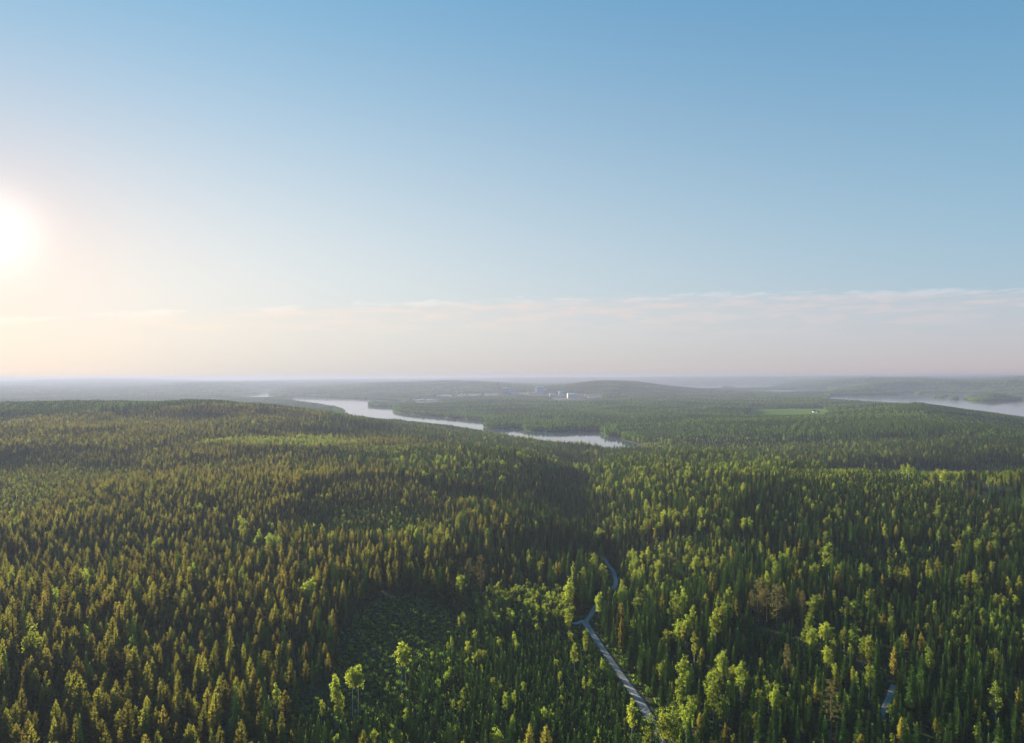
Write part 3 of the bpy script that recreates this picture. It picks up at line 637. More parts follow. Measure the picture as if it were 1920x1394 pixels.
def stand(X, Y, u, v):
    '''stand mosaic: blocks of lower and taller wood'''
    wx, wy = X+vnoise(X, Y, 70, 60)*60, Y+vnoise(X, Y, 70, 61)*60
    m_ = vnoise(wx, wy, 120, 62); p_ = vnoise(wx, wy, 260, 63)
    b = np.where(m_ > .15, .64, np.where(m_ < -.18, 1.16, .96))*np.where(p_ > .22, .78, 1.0)
    b = np.where(np.hypot(X, Y) < 330, np.maximum(b, .85), b)
    return eval_el(u, v, HEIGHTS, 1.0)*b
def place(sp, rmin, rmax, mode):
    X, Y = jgrid(sp, rmin, rmax, .86 if rmax < 900 else .80)
    sd = shore(X, Y); Z = ground(X, Y, sd); u, v, d = proj(X, Y, Z)
    inC = inpoly(u, v, CLEAR); inP = inpoly(u, v, PLANT); inV = inpoly(u, v, VALLEY)
    dr = np.min([line_d(X, Y, P)*q_ for P, q_ in zip(ROADS, (1.1, 1.1, 1.1, 2.4))], 0)
    plant = inP & ~inC
    hm0 = stand(X, Y, u, v)
    if mode == 'under':
        k = ~inC & ~inP & (dr > 5) & (vnoise(X, Y, 22, 80)+.35*rng.random(len(X)) > .1)
    elif mode == 'thicket':
        k = (hm0 < .66) & ~inC & ~inP & (sd > 5) & (dr > 4.5) & (rng.random(len(X)) > .1)
    elif mode == 'plant':
        k = plant & (dr > 3.6) & (vnoise(X, Y, 26, 31)+rng.uniform(0, 1, len(X)) > .02)
    else:
        k = ~inC & ~inP & (sd > 5) & (dr > np.where((v < 1160) & (v > 1040) & (u > 1000), 3.2, np.where(v > 1348, 2.0, 5.2))) & (rng.random(len(X)) > np.where(inV, .8, .05+.5*np.clip(vnoise(X, Y, 45, 33)-.15, 0, 1)))
    # keep the solitary trees free
    for sx_, sy_ in zip(SX, SY): k &= np.hypot(X-sx_, Y-sy_) > (3.4 if mode == 'forest' else 2.2)
    X, Y, Z, u, v, d, sd = [a[k] for a in (X, Y, Z, u, v, d, sd)]
    n = len(X); hm = stand(X, Y, u, v); q = rng.random(n)
    left = np.clip((950-u)/560+vnoise(X, Y, 160, 35)*.9, .06, .90)      # more pine leftwards, its warm tone standing in for flare; spruce on the right
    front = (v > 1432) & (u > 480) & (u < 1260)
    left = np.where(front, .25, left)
    leafy = eval_el(u, v-8, LEAFY, 0.0)*.85; leafy = np.maximum(leafy, np.where(u > 850, .045, .015)*(1+2.5*np.clip(vnoise(X, Y, 70, 36), 0, 1)))
    leafy = np.where(sd < 25, np.maximum(leafy, .45), leafy)
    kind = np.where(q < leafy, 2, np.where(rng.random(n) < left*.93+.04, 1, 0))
    if mode == 'plant':
        upper = inpoly(u, v, [(850,1178),(890,1110),(1095,1110),(1080,1180),(960,1190)])
        kind = np.where(upper & (rng.random(n) < .5), 4, 3); kind = np.where((rng.random(n) < .04), 4, kind)
        h = rng.normal(5.2, 1.0, n)*(1+.35*vnoise(X, Y, 30, 37))
        h = np.where(upper, h*1.25, h); edge = -poly_sd(u, v, np.array(CLEAR, float))
        h = np.clip(h*np.where(poly_sd(u, v, np.array(CLEAR, float)) < 30, .75, 1.), 1.5, 9)
        h = np.where(kind == 4, h*1.15, h)
    else:
        h0 = np.where(kind == 2, 14.2, np.where(kind == 1, 13.4, 16.0))*(1-.10*np.clip((d-450)/250, 0, 1)); h = h0*hm*(1+.22*vnoise(X, Y, 55, 38)+.12*vnoise(X, Y, 300, 39))*rng.normal(1, .14, n).clip(.6, 1.4)
        h = np.where(rng.random(n) < .13, h*.68, h)
        h = np.clip(h, 3, 23)
    if mode in ('thicket', 'under'):
        kind = np.where(rng.random(n) < .3+.5*np.clip(vnoise(X, Y, 60, 70), -.4, .5), 4, 3); h = rng.normal(5.0, 1.2, n).clip(2.5, 8)
    # open views: nothing may stand in front of road stretches and trunks that the place leaves open
    ut, vt, dt = proj(X, Y, Z+h); cw = h*.14*F/d
    bad = np.zeros(n, bool)
    for pu, pv, pd, pw in PR: bad |= (np.abs(u-pu) < pw+cw*np.clip((pv-vt)/(v-vt+1e-6), .15, .9)) & (vt < pv) & (v > pv) & (d < pd)
    ok = ~bad
    # a low sapling may stay where the tall one would hide the view
    X, Y, Z, h, kind, u, v, d = [a[ok] for a in (X, Y, Z, h, kind, u, v, d)]
    wf = rng.normal(1, .16, len(X)).clip(.65, 1.5)
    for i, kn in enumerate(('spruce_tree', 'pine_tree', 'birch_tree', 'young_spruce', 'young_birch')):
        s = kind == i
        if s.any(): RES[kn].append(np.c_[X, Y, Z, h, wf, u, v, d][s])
place(2.75, 150, 620, 'plant')
place(5.9, 125, 600, 'forest')
place(4.75, 600, NEAR_MAX, 'forest')
place(3.3, 200, 1250, 'thicket')
place(4.4, 150, 470, 'under')

LM = [(757,1235,'the highest aspen pair'),(667,1275,'the lower aspen pair'),(518,1292,'the round-headed birch by the clearing'),(1867,1295,'the white-trunked birch'),(890,1070,'the old pine pair'),
      (1440,1130,'the sunlit pine cluster'),(1100,1168,'the gravel road junction'),(1213,1337,'the visible lower end of the gravel road'),(1660,1320,'the eastern forest track'),(1272,1300,'the slender lone birch'),
      (740,1170,'the cleared patch'),(1476,1240,'the solitary thin pine'),(1152,1080,'the upper road bend'),(1067,1100,'the tallest roadside birch'),(1640,1215,'the tallest narrow spruce'),
      (1554,1310,'the reddish old pine'),(0,1394,"the picture's bottom left corner"),(1919,1394,"the picture's bottom right corner"),(480,1394,'the quarter mark of the bottom edge'),(960,1394,'the middle of the bottom edge'),
      (240,1300,'the centre of the lower left pine slope'),(1299,1200,'the round birch amid roadside spruces'),(0,1150,"the lower third of the picture's left edge"),(1919,1150,"the lower third of the picture's right edge"),
      (1691,1020,'the hazy green hollow'),(1077,935,'the two slim yellow birches'),(485,1000,'the pointed birch on the left slope'),(350,1394,'the dark bottom edge of the pine slope')]
ORD = ['nearest to', 'second nearest to', 'third nearest to', 'fourth nearest to', 'fifth nearest to', 'sixth nearest to', 'seventh nearest to', 'eighth nearest to', 'ninth nearest to', 'tenth nearest to', 'eleventh nearest to', 'twelfth nearest to']
def ordw(n):
    a = ['', 'first', 'second', 'third', 'fourth', 'fifth', 'sixth', 'seventh', 'eighth', 'ninth', 'tenth', 'eleventh', 'twelfth', 'thirteenth', 'fourteenth', 'fifteenth', 'sixteenth', 'seventeenth', 'eighteenth', 'nineteenth']
    t = ['', '', 'twent', 'thirt', 'fort', 'fift', 'sixt', 'sevent', 'eight', 'ninet']
    if n == 1: return 'nearest to'
    if n < 20: w = a[n]
    elif n < 100: w = t[n//10]+('ieth' if n % 10 == 0 else 'y-'+a[n % 10])
    else: w = 'hundred-and-'+a[max(1, n-100)]
    return w+' nearest to'
WORD = {'spruce_tree': ('spruce', 'spruces of the mixed forest'), 'pine_tree': ('pine', 'young pines of the forest slopes'), 'birch_tree': ('birch', 'birches scattered in the forest'),
        'young_spruce': ('young spruce', 'young spruces in the plantation'), 'young_birch': ('young birch', 'young birches in the plantation')}
def single(kind, var, x, y, z, h, wf, rot, label, cat, group):
    tm, cm, H0 = KIND[kind][var]; s = h/H0
    o = bpy.data.objects.new(kind, None); o.empty_display_size = 1; link(o); o.location = (x, y, z); o.rotation_euler = (0, 0, rot); o.scale = (s*wf, s*wf, s)
    tag(o, label, cat, group)
    link(bpy.data.objects.new('trunk', tm), o); link(bpy.data.objects.new('crown', cm), o); return o
for kind, var, x, y, z, h, wf, label in SOLO:
    single(kind, var, x, y, z, h, wf, rng.random()*6.28, label, {'aspen_tree': 'aspen', 'old_pine': 'pine', 'birch_tree': 'birch', 'spruce_tree': 'spruce'}[kind],
           {'aspen_tree': 'aspens left standing in the plantation', 'old_pine': 'tall old pines', 'birch_tree': 'birches scattered in the forest', 'spruce_tree': 'spruces of the mixed forest'}[kind])
taken = {'birch_tree': sum(s[0] == 'birch_tree' for s in SOLO), 'spruce_tree': sum(s[0] == 'spruce_tree' for s in SOLO)}
STUFFN = {'spruce_tree': 'spruce_forest', 'pine_tree': 'pine_forest', 'birch_tree': 'birch_woods', 'young_spruce': 'spruce_saplings', 'young_birch': 'birch_saplings'}
for kn in WORD:
    A = np.concatenate(RES[kn]); u, v, d = A[:, 5], A[:, 6], A[:, 7]; h = A[:, 3]
    ut, vt, dt = proj(A[:, 0], A[:, 1], A[:, 2]+h)
    inview = (u > 4) & (u < 1916) & (vt < 1380) & (v > 700)
    size = np.where(inview, h/d, 0); order = np.argsort(-size); cap = 290-taken.get(kn, 0)
    big = order[:cap]; big = big[size[big] > 0]; nv = len(KIND[kn])
    var = rng.integers(0, nv, len(A)); rot = rng.random(len(A))*6.283
    # labels: nearest landmark, side of it, rank by distance
    cx = u[big]; cy = np.minimum(v[big], 1394)*.4+vt[big]*.6; lm = np.array([(a, b_) for a, b_, _ in LM])
    dd_ = np.hypot(cx[:, None]-lm[:, 0], cy[:, None]-lm[:, 1]); near = dd_.argmin(1); buckets = {}
    for j, q in enumerate(big):
        L_ = LM[near[j]]; dx, dy = cx[j]-L_[0], cy[j]-L_[1]; side = ('left' if dx < 0 else 'right') if abs(dx) > abs(dy) else ('above' if dy < 0 else 'below')
        half = '' if side in ('left', 'right') else ('leftward' if dx < 0 else 'rightward')
        buckets.setdefault((near[j], side, half), []).append((dd_[j, near[j]], q))
    w = WORD[kn]
    for (li, side, half), lst in buckets.items():
        lst.sort()
        for r_, (_, q) in enumerate(lst):
            place_ = {'left': 'to its left', 'right': 'to its right', 'above': 'above it', 'below': 'below it'}[side]
            if half: place_ += ', '+half
            o_ = ordw(r_+1)
            single(kn, int(var[q]), A[q, 0], A[q, 1], A[q, 2], h[q], A[q, 4], rot[q], '%s %s %s, %s' % (w[0], o_, LM[li][2], place_), w[0].split()[-1], w[1])
    rest = np.setdiff1d(np.arange(len(A)), big); B = A[rest]; H0 = KIND[kn][0][2]; s = B[:, 3]/H0
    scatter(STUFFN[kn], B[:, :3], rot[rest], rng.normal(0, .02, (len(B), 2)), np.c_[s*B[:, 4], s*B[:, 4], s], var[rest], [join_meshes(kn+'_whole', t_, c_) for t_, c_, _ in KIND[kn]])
    print(kn, len(A), len(big))

# low growth and slash in the clearing and along the verges
def tuft(seed, h, mat, n=9, w=.5):
    rd = random.Random(seed); c = G()
    for i in range(n): frond(c, (rd.uniform(-.2, .2), rd.uniform(-.2, .2), 0), rd.random()*6.28, rd.uniform(.2, 1.3), h*rd.uniform(.6, 1.2), h*.18*w*2, -.1)
    return c.mesh('tuft', M[mat])
M['grass'] = foliage('grass_blades', (.050, .095, .022), (.09, .16, .025), .3, .4, .04)
X, Y = jgrid(1.35, 150, 560, .8); Z = ground(X, Y); u, v, d = proj(X, Y, Z)
dr = np.min([line_d(X, Y, P) for P in ROADS[:3]], 0)
k = (inpoly(u, v, CLEAR) | inpoly(u, v, PLANT) | (dr < 8)) & (dr > 2.9) & (rng.random(len(X)) < .75); X, Y, Z = X[k], Y[k], Z[k]; n = len(X)
s = rng.uniform(.6, 1.9, n)
scatter('undergrowth', np.c_[X, Y, Z], rng.random(n)*6.28, np.zeros((n, 2)), np.c_[s, s, s], rng.integers(0, 4, n), [tuft(1, .9, 'grass'), tuft(2, .7, 'grass', 12), tuft(3, 1.3, 'young', 12), tuft(4, 1.0, 'spruce', 8)])

# ------------------------------------------------------------------ far forest, groves of simple trees
GR = [grove(101, 26, 4.6, 11, 17, .05), grove(102, 26, 4.6, 12, 18, .18), grove(103, 26, 4.8, 10, 15, .5), grove(104, 26, 4.4, 11, 17, .03)]
BG = [grove(111, 120, 6.0, 11, 18, .12, .2), grove(112, 120, 6.2, 12, 19, .06, .2), grove(113, 120, 6.2, 11, 17, .3, .2)]
ST = [grove(120+i, 6, 5.0, 11, 16, lf) for i, lf in enumerate((0, 0, 1, 1, .5))]
def slope(x, y, e=12.):
    zx = (ground(x+e, y)-ground(x-e, y))/(2*e); zy = (ground(x, y+e)-ground(x, y-e))/(2*e); return zx, zy
def far(name, sp, rmin, rmax, protos, margin, amax=.80):
    X, Y = jgrid(sp, rmin, rmax, amax, .12); sd = shore(X, Y); Z = ground(X, Y, sd); u, v, d = proj(X, Y, Z)
    k = (sd > margin) & ~inpoly(u, v, FIELD) & ~inpoly(u, v-1.5, FIELD)
    for ua, ub, da, db in ((812, 1027, 5230, 5950), (1027, 1132, 4480, 5400), (768, 826, 4330, 4850)): k &= ~((u > ua) & (u < ub) & (Y > da) & (Y < db))
    if sp < 50: k &= ~((vnoise(X, Y, 130, 51) > .34) & (d > 2200))
    X, Y, Z, u, v = X[k], Y[k], Z[k], u[k], v[k]; n = len(X)
    zx, zy = slope(X, Y, sp*.5); zx = np.clip(zx, -.35, .35); zy = np.clip(zy, -.35, .35)
    q = vnoise(X, Y, 160, 52)+.25*(rng.random(n)-.5); idx = np.where(q > .16, 2, np.where(q > -.05, 1, np.where(rng.random(n) < .5, 0, 3))) if len(protos) == 4 else np.where(q > .2, 2, (rng.random(n) < .5).astype(int))
    rz = np.floor(rng.random(n)*4)*math.pi/2
    # tilt so that the grove lies on the slope: rotate about x, y in its own turned frame is small, use world tilt
    hs = 1+.45*vnoise(X, Y, 180, 53)+np.where(vnoise(X, Y, 330, 54) > .12, -.35, .1)
    scatter(name, np.c_[X, Y, Z-.3], np.zeros(n), np.c_[np.arctan(zy), -np.arctan(zx)], np.c_[np.ones(n)*sp/(26 if len(protos) == 4 else 120)*1.02, np.where(rng.random(n) < .5, -1, 1)*sp/(26 if len(protos) == 4 else 120)*1.02, hs], idx, protos)
    print(name, n)
far('far_forest', 26, NEAR_MAX+6, 6500, GR, 20)
far('distant_forest', 120, 6500, 26500, BG, 75)
# single trees filling the shores where groves would stand in the water
X, Y = jgrid(5.6, NEAR_MAX-20, 9500, .80, .45)
ck = rng.random(len(X)) < 2; sd = shore(X, Y); k = (sd > 2.5) & (sd < np.where(np.hypot(X, Y) > 6500, 95, 36)); X, Y, sd = X[k], Y[k], sd[k]; Z = ground(X, Y, sd); n = len(X)
s = rng.uniform(.75, 1.15, n); scatter('shore_forest', np.c_[X, Y, Z], rng.random(n)*6.28, np.zeros((n, 2)), np.c_[s, s, s], rng.integers(0, 5, n), ST); print('shore', n)

# ------------------------------------------------------------------ field
def field():
    P = ppoly(FIELD, -22); m, g, p = newmat('field_grass'); geo = g.n.new('ShaderNodeNewGeometry')
    nz = g.noise(geo.outputs['Position'], .02, 4); g.l.new(g.mix(g.ss(nz, .4, .6), (.10, .19, .022, 1), (.13, .20, .03, 1)), p.inputs['Base Color']); p.inputs['Roughness'].default_value = 1; p.inputs['Specular IOR Level'].default_value = 0
    x0, x1, y0, y1 = P[:, 0].min(), P[:, 0].max(), P[:, 1].min(), P[:, 1].max(); nx, ny = 60, 60
    gx_, gy_ = np.meshgrid(np.linspace(x0, x1, nx), np.linspace(y0, y1, ny)); X, Y = gx_.ravel(), gy_.ravel(); Z = ground(X, Y)+.9; ins = poly_sd(X, Y, P) < 8
    Fc = []
    for j in range(ny-1):
        for i in range(nx-1):
            q = (j*nx+i, j*nx+i+1, (j+1)*nx+i+1, (j+1)*nx+i)
            if all(ins[t] for t in q): Fc.append(q)
    me = mesh('field', np.c_[X, Y, Z], np.array(Fc), m, True); tag(link(bpy.data.objects.new('field', me)), kind='structure')
field()

# ------------------------------------------------------------------ buildings far off
M['white'] = simple('white_render', (.74, .73, .70), (.66, .65, .63), .1); M['lilac'] = simple('pale_cladding', (.52, .52, .56), (.44, .45, .50), .05)
M['dark'] = simple('dark_steel', (.07, .07, .08), (.10, .09, .10), .2); M['brick'] = simple('red_brick', (.33, .15, .10), (.25, .12, .09), .3)
M['orange_lit'] = simple('orange_lit_roof', (.52, .25, .15), (.40, .20, .14), .3); M['roof'] = simple('grey_roof', (.22, .22, .24), (.16, .16, .17), .3); M['glass'] = simple('window_glass', (.05, .06, .08), (.04, .05, .06), .3, .15)  # orange roofs: the low sun's tint is put into their colour
M['concrete'] = simple('concrete', (.24, .22, .22), (.18, .17, .17), .1); M['stone'] = simple('pale_granite', (.34, .33, .31), (.24, .23, .22), .6); M['wood'] = simple('weathered_wood', (.25, .20, .15), (.15, .12, .09), .5); M['ceramic'] = simple('white_insulator', (.8, .8, .78), None, 1, .2)
def boxg(c, x0, x1, y0, y1, z0, z1):
    c.fan([(x0,y0,z0),(x1,y0,z0),(x1,y1,z0),(x0,y1,z0),(x0,y0,z1),(x1,y0,z1),(x1,y1,z1),(x0,y1,z1)],
          [(0,1,5),(0,5,4),(1,2,6),(1,6,5),(2,3,7),(2,7,6),(3,0,4),(3,4,7),(4,5,6),(4,6,7),(0,2,1),(0,3,2)])
def part(name, parent, mat, fn):
    c = G(); fn(c); return link(bpy.data.objects.new(name, c.mesh(name, M[mat])), parent)
def root(name, x, y, z, label, cat, group=None, rz=0.0):
    o = link(bpy.data.objects.new(name, None)); o.location = (x, y, z); o.rotation_euler = (0, 0, rz); tag(o, label, cat, group); return o
def spot(u, d):
    x = (u-960)/F*d; return x, d, float(ground(x, d)[0])
def ztop(u, v, d):
    x, y, w = ray(u, v); return CAM_Z+float(w/y)*d
def hall(u0, u1, vt, d, wall, roof, label, cat='building', depth=30, gable=0.0, name='industrial_hall', group='buildings of the factory town', wins=3, rz=0.0, doors=0):
    x0, y, z = spot((u0+u1)/2, d); w = (u1-u0)/F*d; h = max(4, ztop((u0+u1)/2, vt, d)-z); r = root(name, x0, y, z, label, cat, group, rz)
    def walls(c):
        boxg(c, -w/2, w/2, 0, depth, -3, h)
        if gable:
            c.fan([(-w/2+.05, .05, h), (w/2-.05, .05, h), (0, .05, h+gable), (-w/2+.05, depth-.05, h), (w/2-.05, depth-.05, h), (0, depth-.05, h+gable)], [(0, 1, 2), (4, 3, 5)])
    part('wall', r, wall, walls)
    if gable:
        def rf(c):
            o = w*.06
            for sgn in (-1, 1):
                c.fan([(sgn*(w/2+o), -o, h-o*gable/w*2), (0, -o, h+gable+.1), (0, depth+o, h+gable+.1), (sgn*(w/2+o), depth+o, h-o*gable/w*2),
                       (sgn*(w/2+o), -o, h-o*gable/w*2+.5), (0, -o, h+gable+.6), (0, depth+o, h+gable+.6), (sgn*(w/2+o), depth+o, h-o*gable/w*2+.5)],
                      [(0,1,5),(0,5,4),(4,5,6),(4,6,7),(3,2,6),(3,6,7),(0,1,2),(0,2,3),(0,4,7),(0,7,3)])
        part('roof', r, roof, rf)
    else: part('roof', r, roof, lambda c: boxg(c, -w/2-.5, w/2+.5, -.5, depth+.5, h+.003, h+1.2))
    for i in range(wins):
        zz = h*(.25+.5*i/max(1, wins-1) if wins > 1 else .5)
        part('window', r, 'glass', lambda c: boxg(c, -w*.38, w*.38, -.18, -.004, zz, zz+h*.07))
    if doors: part('door', r, 'dark', lambda c: boxg(c, -w*.05, w*.05, -.15, -.004, -1, h*.45))
    return r
def chimney(u, vt, d, rad, mat, label, band='dark', name='chimney'):
    x, y, z = spot(u, d); h = ztop(u, vt, d)-z; r = root(name, x, y, z, label, 'chimney', 'factory chimneys')
    part('shaft', r, mat, lambda c: c.tube([(0, 0, -3), (0, 0, h*.5), (0, 0, h-6)], [rad*1.2, rad*1.05, rad*.95], 14))
    part('cap', r, band, lambda c: c.tube([(0, 0, h-6.2), (0, 0, h), (0, 0, h+.1)], [rad*1.16, rad*1.16, rad*.7], 14))
    part('platform', r, 'dark', lambda c: c.tube([(0, 0, h*.62), (0, 0, h*.62+1.0)], [rad*1.6, rad*1.6], 14))
D5 = 5650
hall(941, 958.5, 727.5, D5, 'lilac', 'white', 'largest pale factory block right beside the two tall chimneys', wins=4, depth=50)
hall(958.5, 968.5, 734, D5-60, 'lilac', 'roof', 'lower pale annex on the right side of the largest factory block', wins=2, depth=35)
hall(928, 941, 741, D5-80, 'white', 'roof', 'low white hall at the foot of the tallest chimney', wins=1)
chimney(933.6, 716.5, D5, 4.6, 'concrete', 'tallest factory chimney, pale with a dark cap')
chimney(938.9, 725, D5-20, 4.6, 'brick', 'shorter and darker factory chimney against the largest pale block')
chimney(845.4, 720.5, D5+100, 2.0, 'dark', 'thin dark chimney left of the factory town', name='chimney')
chimney(856.8, 721.5, D5+100, 2.0, 'dark', 'thin dark chimney rising behind the white tower of the factory town')
chimney(973.5, 722, D5+400, 1.4, 'concrete', 'thin pale chimney right of the largest factory block')
hall(854.3, 856.6, 734, D5-50, 'white', 'white', 'slim white tower below the thin dark chimneys', 'tower', 9, 0, 'tower', wins=2)
hall(820, 827, 741, D5-200, 'white', 'orange_lit', 'sunlit white hall with orange-lit roof at the left of the factory', gable=4, wins=1)
hall(819, 846, 745, D5-260, 'brick', 'orange_lit', 'long low red brick hall at the left of the factory', gable=5, wins=1)
hall(847, 853, 740, D5-150, 'brick', 'orange_lit', 'small red brick house left of the slim white tower', gable=5, wins=1)
hall(857, 880, 743, D5-230, 'lilac', 'roof', 'long lilac-grey hall in the middle of the factory town', wins=1)
for i, (u_, vt_, mt, nm_) in enumerate(((866, 737.5, 'white', 'first'), (870.5, 738.5, 'white', 'second'), (874.5, 737.5, 'orange_lit', 'third'), (878.5, 738.5, 'white', 'fourth'))):
    hall(u_-1.3, u_+1.3, vt_, D5-40, mt, 'roof', 'small block, %s from the left in the row above the long lilac-grey hall' % nm_, wins=1, depth=12)
hall(898, 902.5, 737, D5-60, 'white', 'orange_lit', 'sunlit narrow building left of the stepped red one', wins=1, depth=14)
hall(902.5, 908, 739, D5-80, 'brick', 'orange_lit', 'stepped red building between the row of blocks and the tallest chimney', gable=6, wins=1)
hall(908, 916, 744, D5-150, 'white', 'roof', 'low pale shed right of the stepped red building', wins=1)
hall(917.5, 921, 739, D5-100, 'white', 'white', 'small white tower-like block left of the tallest chimney', wins=1, depth=12)
hall(880, 893, 746, D5-380, 'white', 'lilac', 'low white hall below the row of small blocks', wins=1)
hall(773, 778, 748.5, 4750, 'white', 'white', 'small brilliant white boathouse at the left tip of the shore halls', 'boathouse', 18, 3, 'boathouse', wins=1)
hall(779, 800, 750, 4700, 'white', 'white', 'longest low white hall on the lake shore', wins=1)
hall(800, 823, 749.2, 4750, 'white', 'white', 'low white hall adjoining the longest shore hall on its right', wins=1)
def silo(u, vt, d, rad, label):
    x, y, z = spot(u, d); h = ztop(u, vt, d)-z; r = root('silo', x, y, z, label, 'silo', 'factory silos')
    part('wall', r, 'lilac', lambda c: c.tube([(0, 0, -3), (0, 0, h-6)], [rad, rad], 18))
    part('roof', r, 'white', lambda c: c.tube([(0, 0, h-6), (0, 0, h-3), (0, 0, h-.5), (0, 0, h)], [rad*1.03, rad*.85, rad*.4, .1], 18))
silo(1008.5, 724.5, D5, 17, 'left of the two domed grain-like silos right of the factory')
silo(1016, 724.5, D5, 17, 'right of the two domed grain-like silos right of the factory')
hall(1012, 1024, 729, D5+60, 'lilac', 'lilac', 'pale square block directly behind the right domed silo', wins=2, depth=40)
chimney(989.5, 730, D5, 1.8, 'white', 'short white chimney left of the domed silos')
hall(992, 1003, 735, D5+20, 'lilac', 'roof', 'low grey hall between the short white chimney and the silos', wins=1)
hall(1030, 1042, 738.5, 5200, 'white', 'white', 'low white shed left of the arched building', wins=1)
hall(1048, 1056, 733.5, 5250, 'white', 'orange_lit', 'small building with arched pale roof left of the bright cubic hall', gable=6, wins=1)
hall(1046, 1058, 740.5, 5150, 'white', 'roof', 'long window-banded building in front of the small arched one', wins=2)
hall(1065, 1085, 738.3, 4900, 'white', 'white', 'bright cubic white hall standing apart at the right of the town', wins=1, depth=55, rz=.06)
hall(1096.5, 1098.5, 741.5, 4800, 'white', 'white', 'tiny white tower right of the bright cubic hall', 'tower', 7, 0, 'tower', wins=1)
hall(1103, 1125, 745.3, 4750, 'lilac', 'lilac', 'long flat pale warehouse at the far right of the town', wins=0)
hall(776, 784, 745, 5600, 'lilac', 'roof', 'pale grey house above the shore halls, left of the factory', gable=5, wins=1)
# farmhouse by the field, shore hut
hall(1527, 1532, 771.5, 2780, 'white', 'roof', 'white farmhouse with a steep dark roof at the edge of the green field', 'farmhouse', 12, 5, 'farmhouse', 'farm buildings', 2, .5, 1)
hall(1532.5, 1536, 774, 2740, 'brick', 'roof', 'red outbuilding next to the white farmhouse', 'barn', 10, 3, 'barn', 'farm buildings', 1, .2)
hall(1556, 1560, 770.5, 2900, 'white', 'roof', 'small pale barn right of the farm at the forest edge', 'barn', 9, 3, 'barn', 'farm buildings', 1)
hall(1096, 1099, 804.5, 2180, 'white', 'roof', 'small white cottage on the far river bank', 'cottage', 7, 2, 'cottage', wins=1, group='shore cottages')
hall(1100, 1108, 806.5, 2170, 'concrete', 'white', 'low pale boathouse beside the white river cottage', 'boathouse', 7, 0, 'boathouse', wins=1, group='shore cottages')
# pale boulders along the bank
def boulder(u, v, r_, label):
    x, y = at_z(u, v, ZW); rd = random.Random(int(u*10)); c = G(); ring = []
    K = 8; V = [(0, 0, r_*.75)]; 
    for zf, rf in ((.5, .7), (.1, 1.0), (-.4, .8)):
        for j in range(K): V.append((math.cos(6.283*j/K)*r_*rf*rd.uniform(.8, 1.3)*1.6, math.sin(6.283*j/K)*r_*rf*rd.uniform(.8, 1.2), r_*zf))
    Fc = [(0, 1+j, 1+(j+1) % K) for j in range(K)]
    for i in range(2):
        for j in range(K): a = 1+i*K+j; b_ = 1+i*K+(j+1) % K; Fc += [(a, a+K, b_+K), (a, b_+K, b_)]
    c.fan(V, Fc); o = link(bpy.data.objects.new('boulder', c.mesh('boulder', M['concrete']))); o.location = (float(x), float(y), ZW); tag(o, label, 'boulder', 'boulders in the river')
boulder(1022, 809.5, 4.5, 'largest pale boulder at the left end of the river spit')
boulder(1028, 808.5, 3, 'second pale boulder of the river spit, just right of the largest')
boulder(1036, 809, 2.6, 'pale boulder at the right end of the river spit')

for i, (u_, v_, q_, lb) in enumerate(((640,1188,.9,'white boulder on the left rim of the clearing'),(701,1219,.8,'lower of the two white boulders in the middle of the clearing'),(697,1212,.6,'upper of the two white boulders in the middle of the clearing'),
        (737,1221,.6,'small pale boulder at the lower right of the clearing'),(708,1152,.7,'pale boulder in the upper left of the clearing'),(746,1153,.9,'largest pale boulder near the top of the clearing'),(757,1185,.6,'small pale boulder at the right of the clearing'))):
    x_, y_, z_ = unproj(u_, v_, 0); rd_ = random.Random(i+90); c = G(); V_ = [(0, 0, q_*.8)]; K8 = 8
    for zf, rf in ((.55, .6), (.2, 1.0), (-.3, .9)):
        for j in range(K8): V_.append((math.cos(6.283*j/K8)*q_*rf*rd_.uniform(.75, 1.3)*1.3, math.sin(6.283*j/K8)*q_*rf*rd_.uniform(.75, 1.2), q_*zf))
    F8 = [(0, 1+j, 1+(j+1) % K8) for j in range(K8)]
    for t in range(2):
        for j in range(K8): a = 1+t*K8+j; b_ = 1+t*K8+(j+1) % K8; F8 += [(a, a+K8, b_+K8), (a, b_+K8, b_)]
    c.fan(V_, F8); o = link(bpy.data.objects.new('boulder', c.mesh('boulder', M['stone']))); o.location = (x_, y_, z_+.2); tag(o, lb, 'boulder', 'boulders in the clearing')

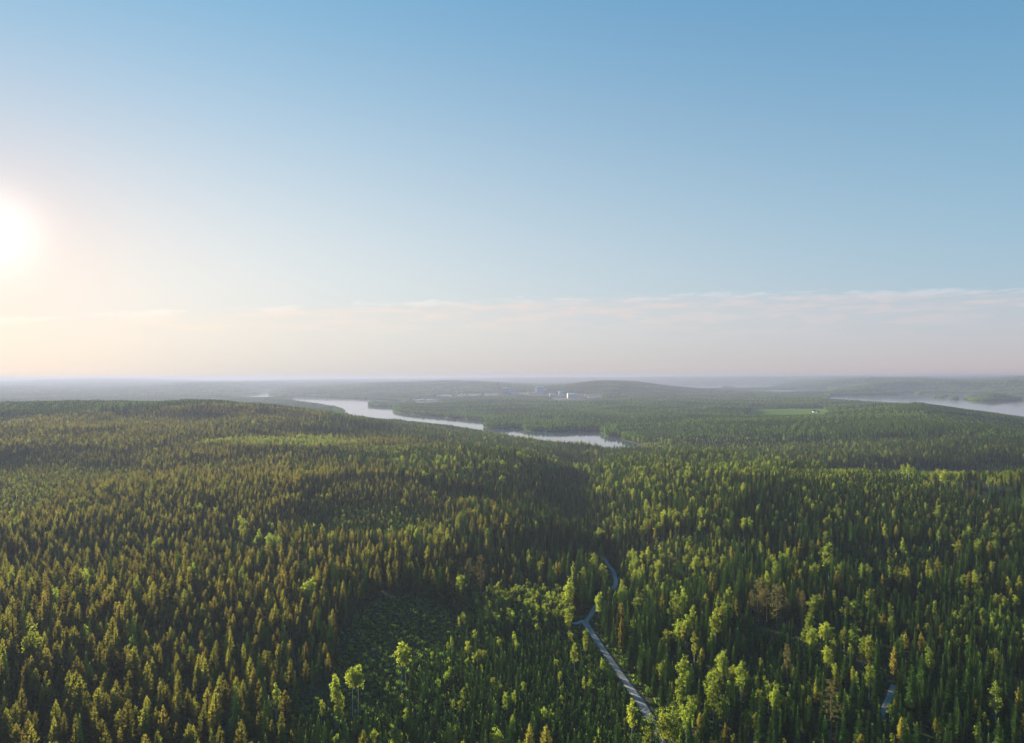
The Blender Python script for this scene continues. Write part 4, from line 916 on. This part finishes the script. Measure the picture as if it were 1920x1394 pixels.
# power line on the left slope
def pylon(u, vt, h, label):
    lo = None
    for dd_ in np.arange(900, 2000, 5.):
        x = (u-960)/F*dd_; z = float(ground(x, dd_)[0])
        if proj(x, dd_, z+h)[1] <= vt: break
    r = root('power_pylon', x, dd_, z, label, 'pylon', 'power line pylons', .5)
    for sx_ in (-4, 4): part('pole', r, 'wood', lambda c: c.tube([(sx_, 0, -2), (sx_, 0, h)], [.28, .2], 8))
    part('crossarm', r, 'wood', lambda c: boxg(c, -7.5, 7.5, -.15, .15, h-2.6, h-2.1))
    for sx_ in (-6.5, 0, 6.5): part('insulator', r, 'ceramic', lambda c: c.tube([(sx_, 0, h-4.6), (sx_, 0, h-2.6)], [.45, .45], 8))
    return Vector((x, dd_, z)), h
pa, ha = pylon(46, 782, 24, 'wooden double-pole power pylon with three white insulators on the left slope')
M['wire'] = simple('aluminium_wire', (.75, .74, .72), None, 1, .35)
pb = Vector((pa.x-330, pa.y-60, pa.z+8)); rot_ = Matrix.Rotation(.5, 3, 'Z')
r = root('power_cable', pa.x, pa.y, pa.z, 'bright triple power cable running left from the wooden pylon', 'cable')
for sx_ in (-6.5, 0, 6.5):
    o_ = rot_ @ Vector((sx_, 0, ha-4.6)); a_ = o_; b2 = o_+(pb-pa)
    pth = [tuple(a_.lerp(b2, t)-Vector((0, 0, 4*9*t*(1-t)))) for t in np.linspace(0, 1, 14)]
    part('wire', r, 'wire', lambda c: c.tube(pth, [.09]*14, 5))

# ------------------------------------------------------------------ haze
m = bpy.data.materials.new('haze_air'); m.use_nodes = True; gg = NT(m.node_tree); gg.n.remove(gg.n['Principled BSDF'])
pv = gg.n.new('ShaderNodeVolumePrincipled'); pv.inputs['Density'].default_value = 1.12e-4; pv.inputs['Color'].default_value = (.252, .296, .430, 1); pv.inputs['Anisotropy'].default_value = .24
gg.l.new(pv.outputs[0], gg.n['Material Output'].inputs['Volume'])
c = G(); boxg(c, -32000, 32000, -32000, 32000, -38, 150); me = c.mesh('haze', m)
tag(link(bpy.data.objects.new('haze', me)), kind='stuff')
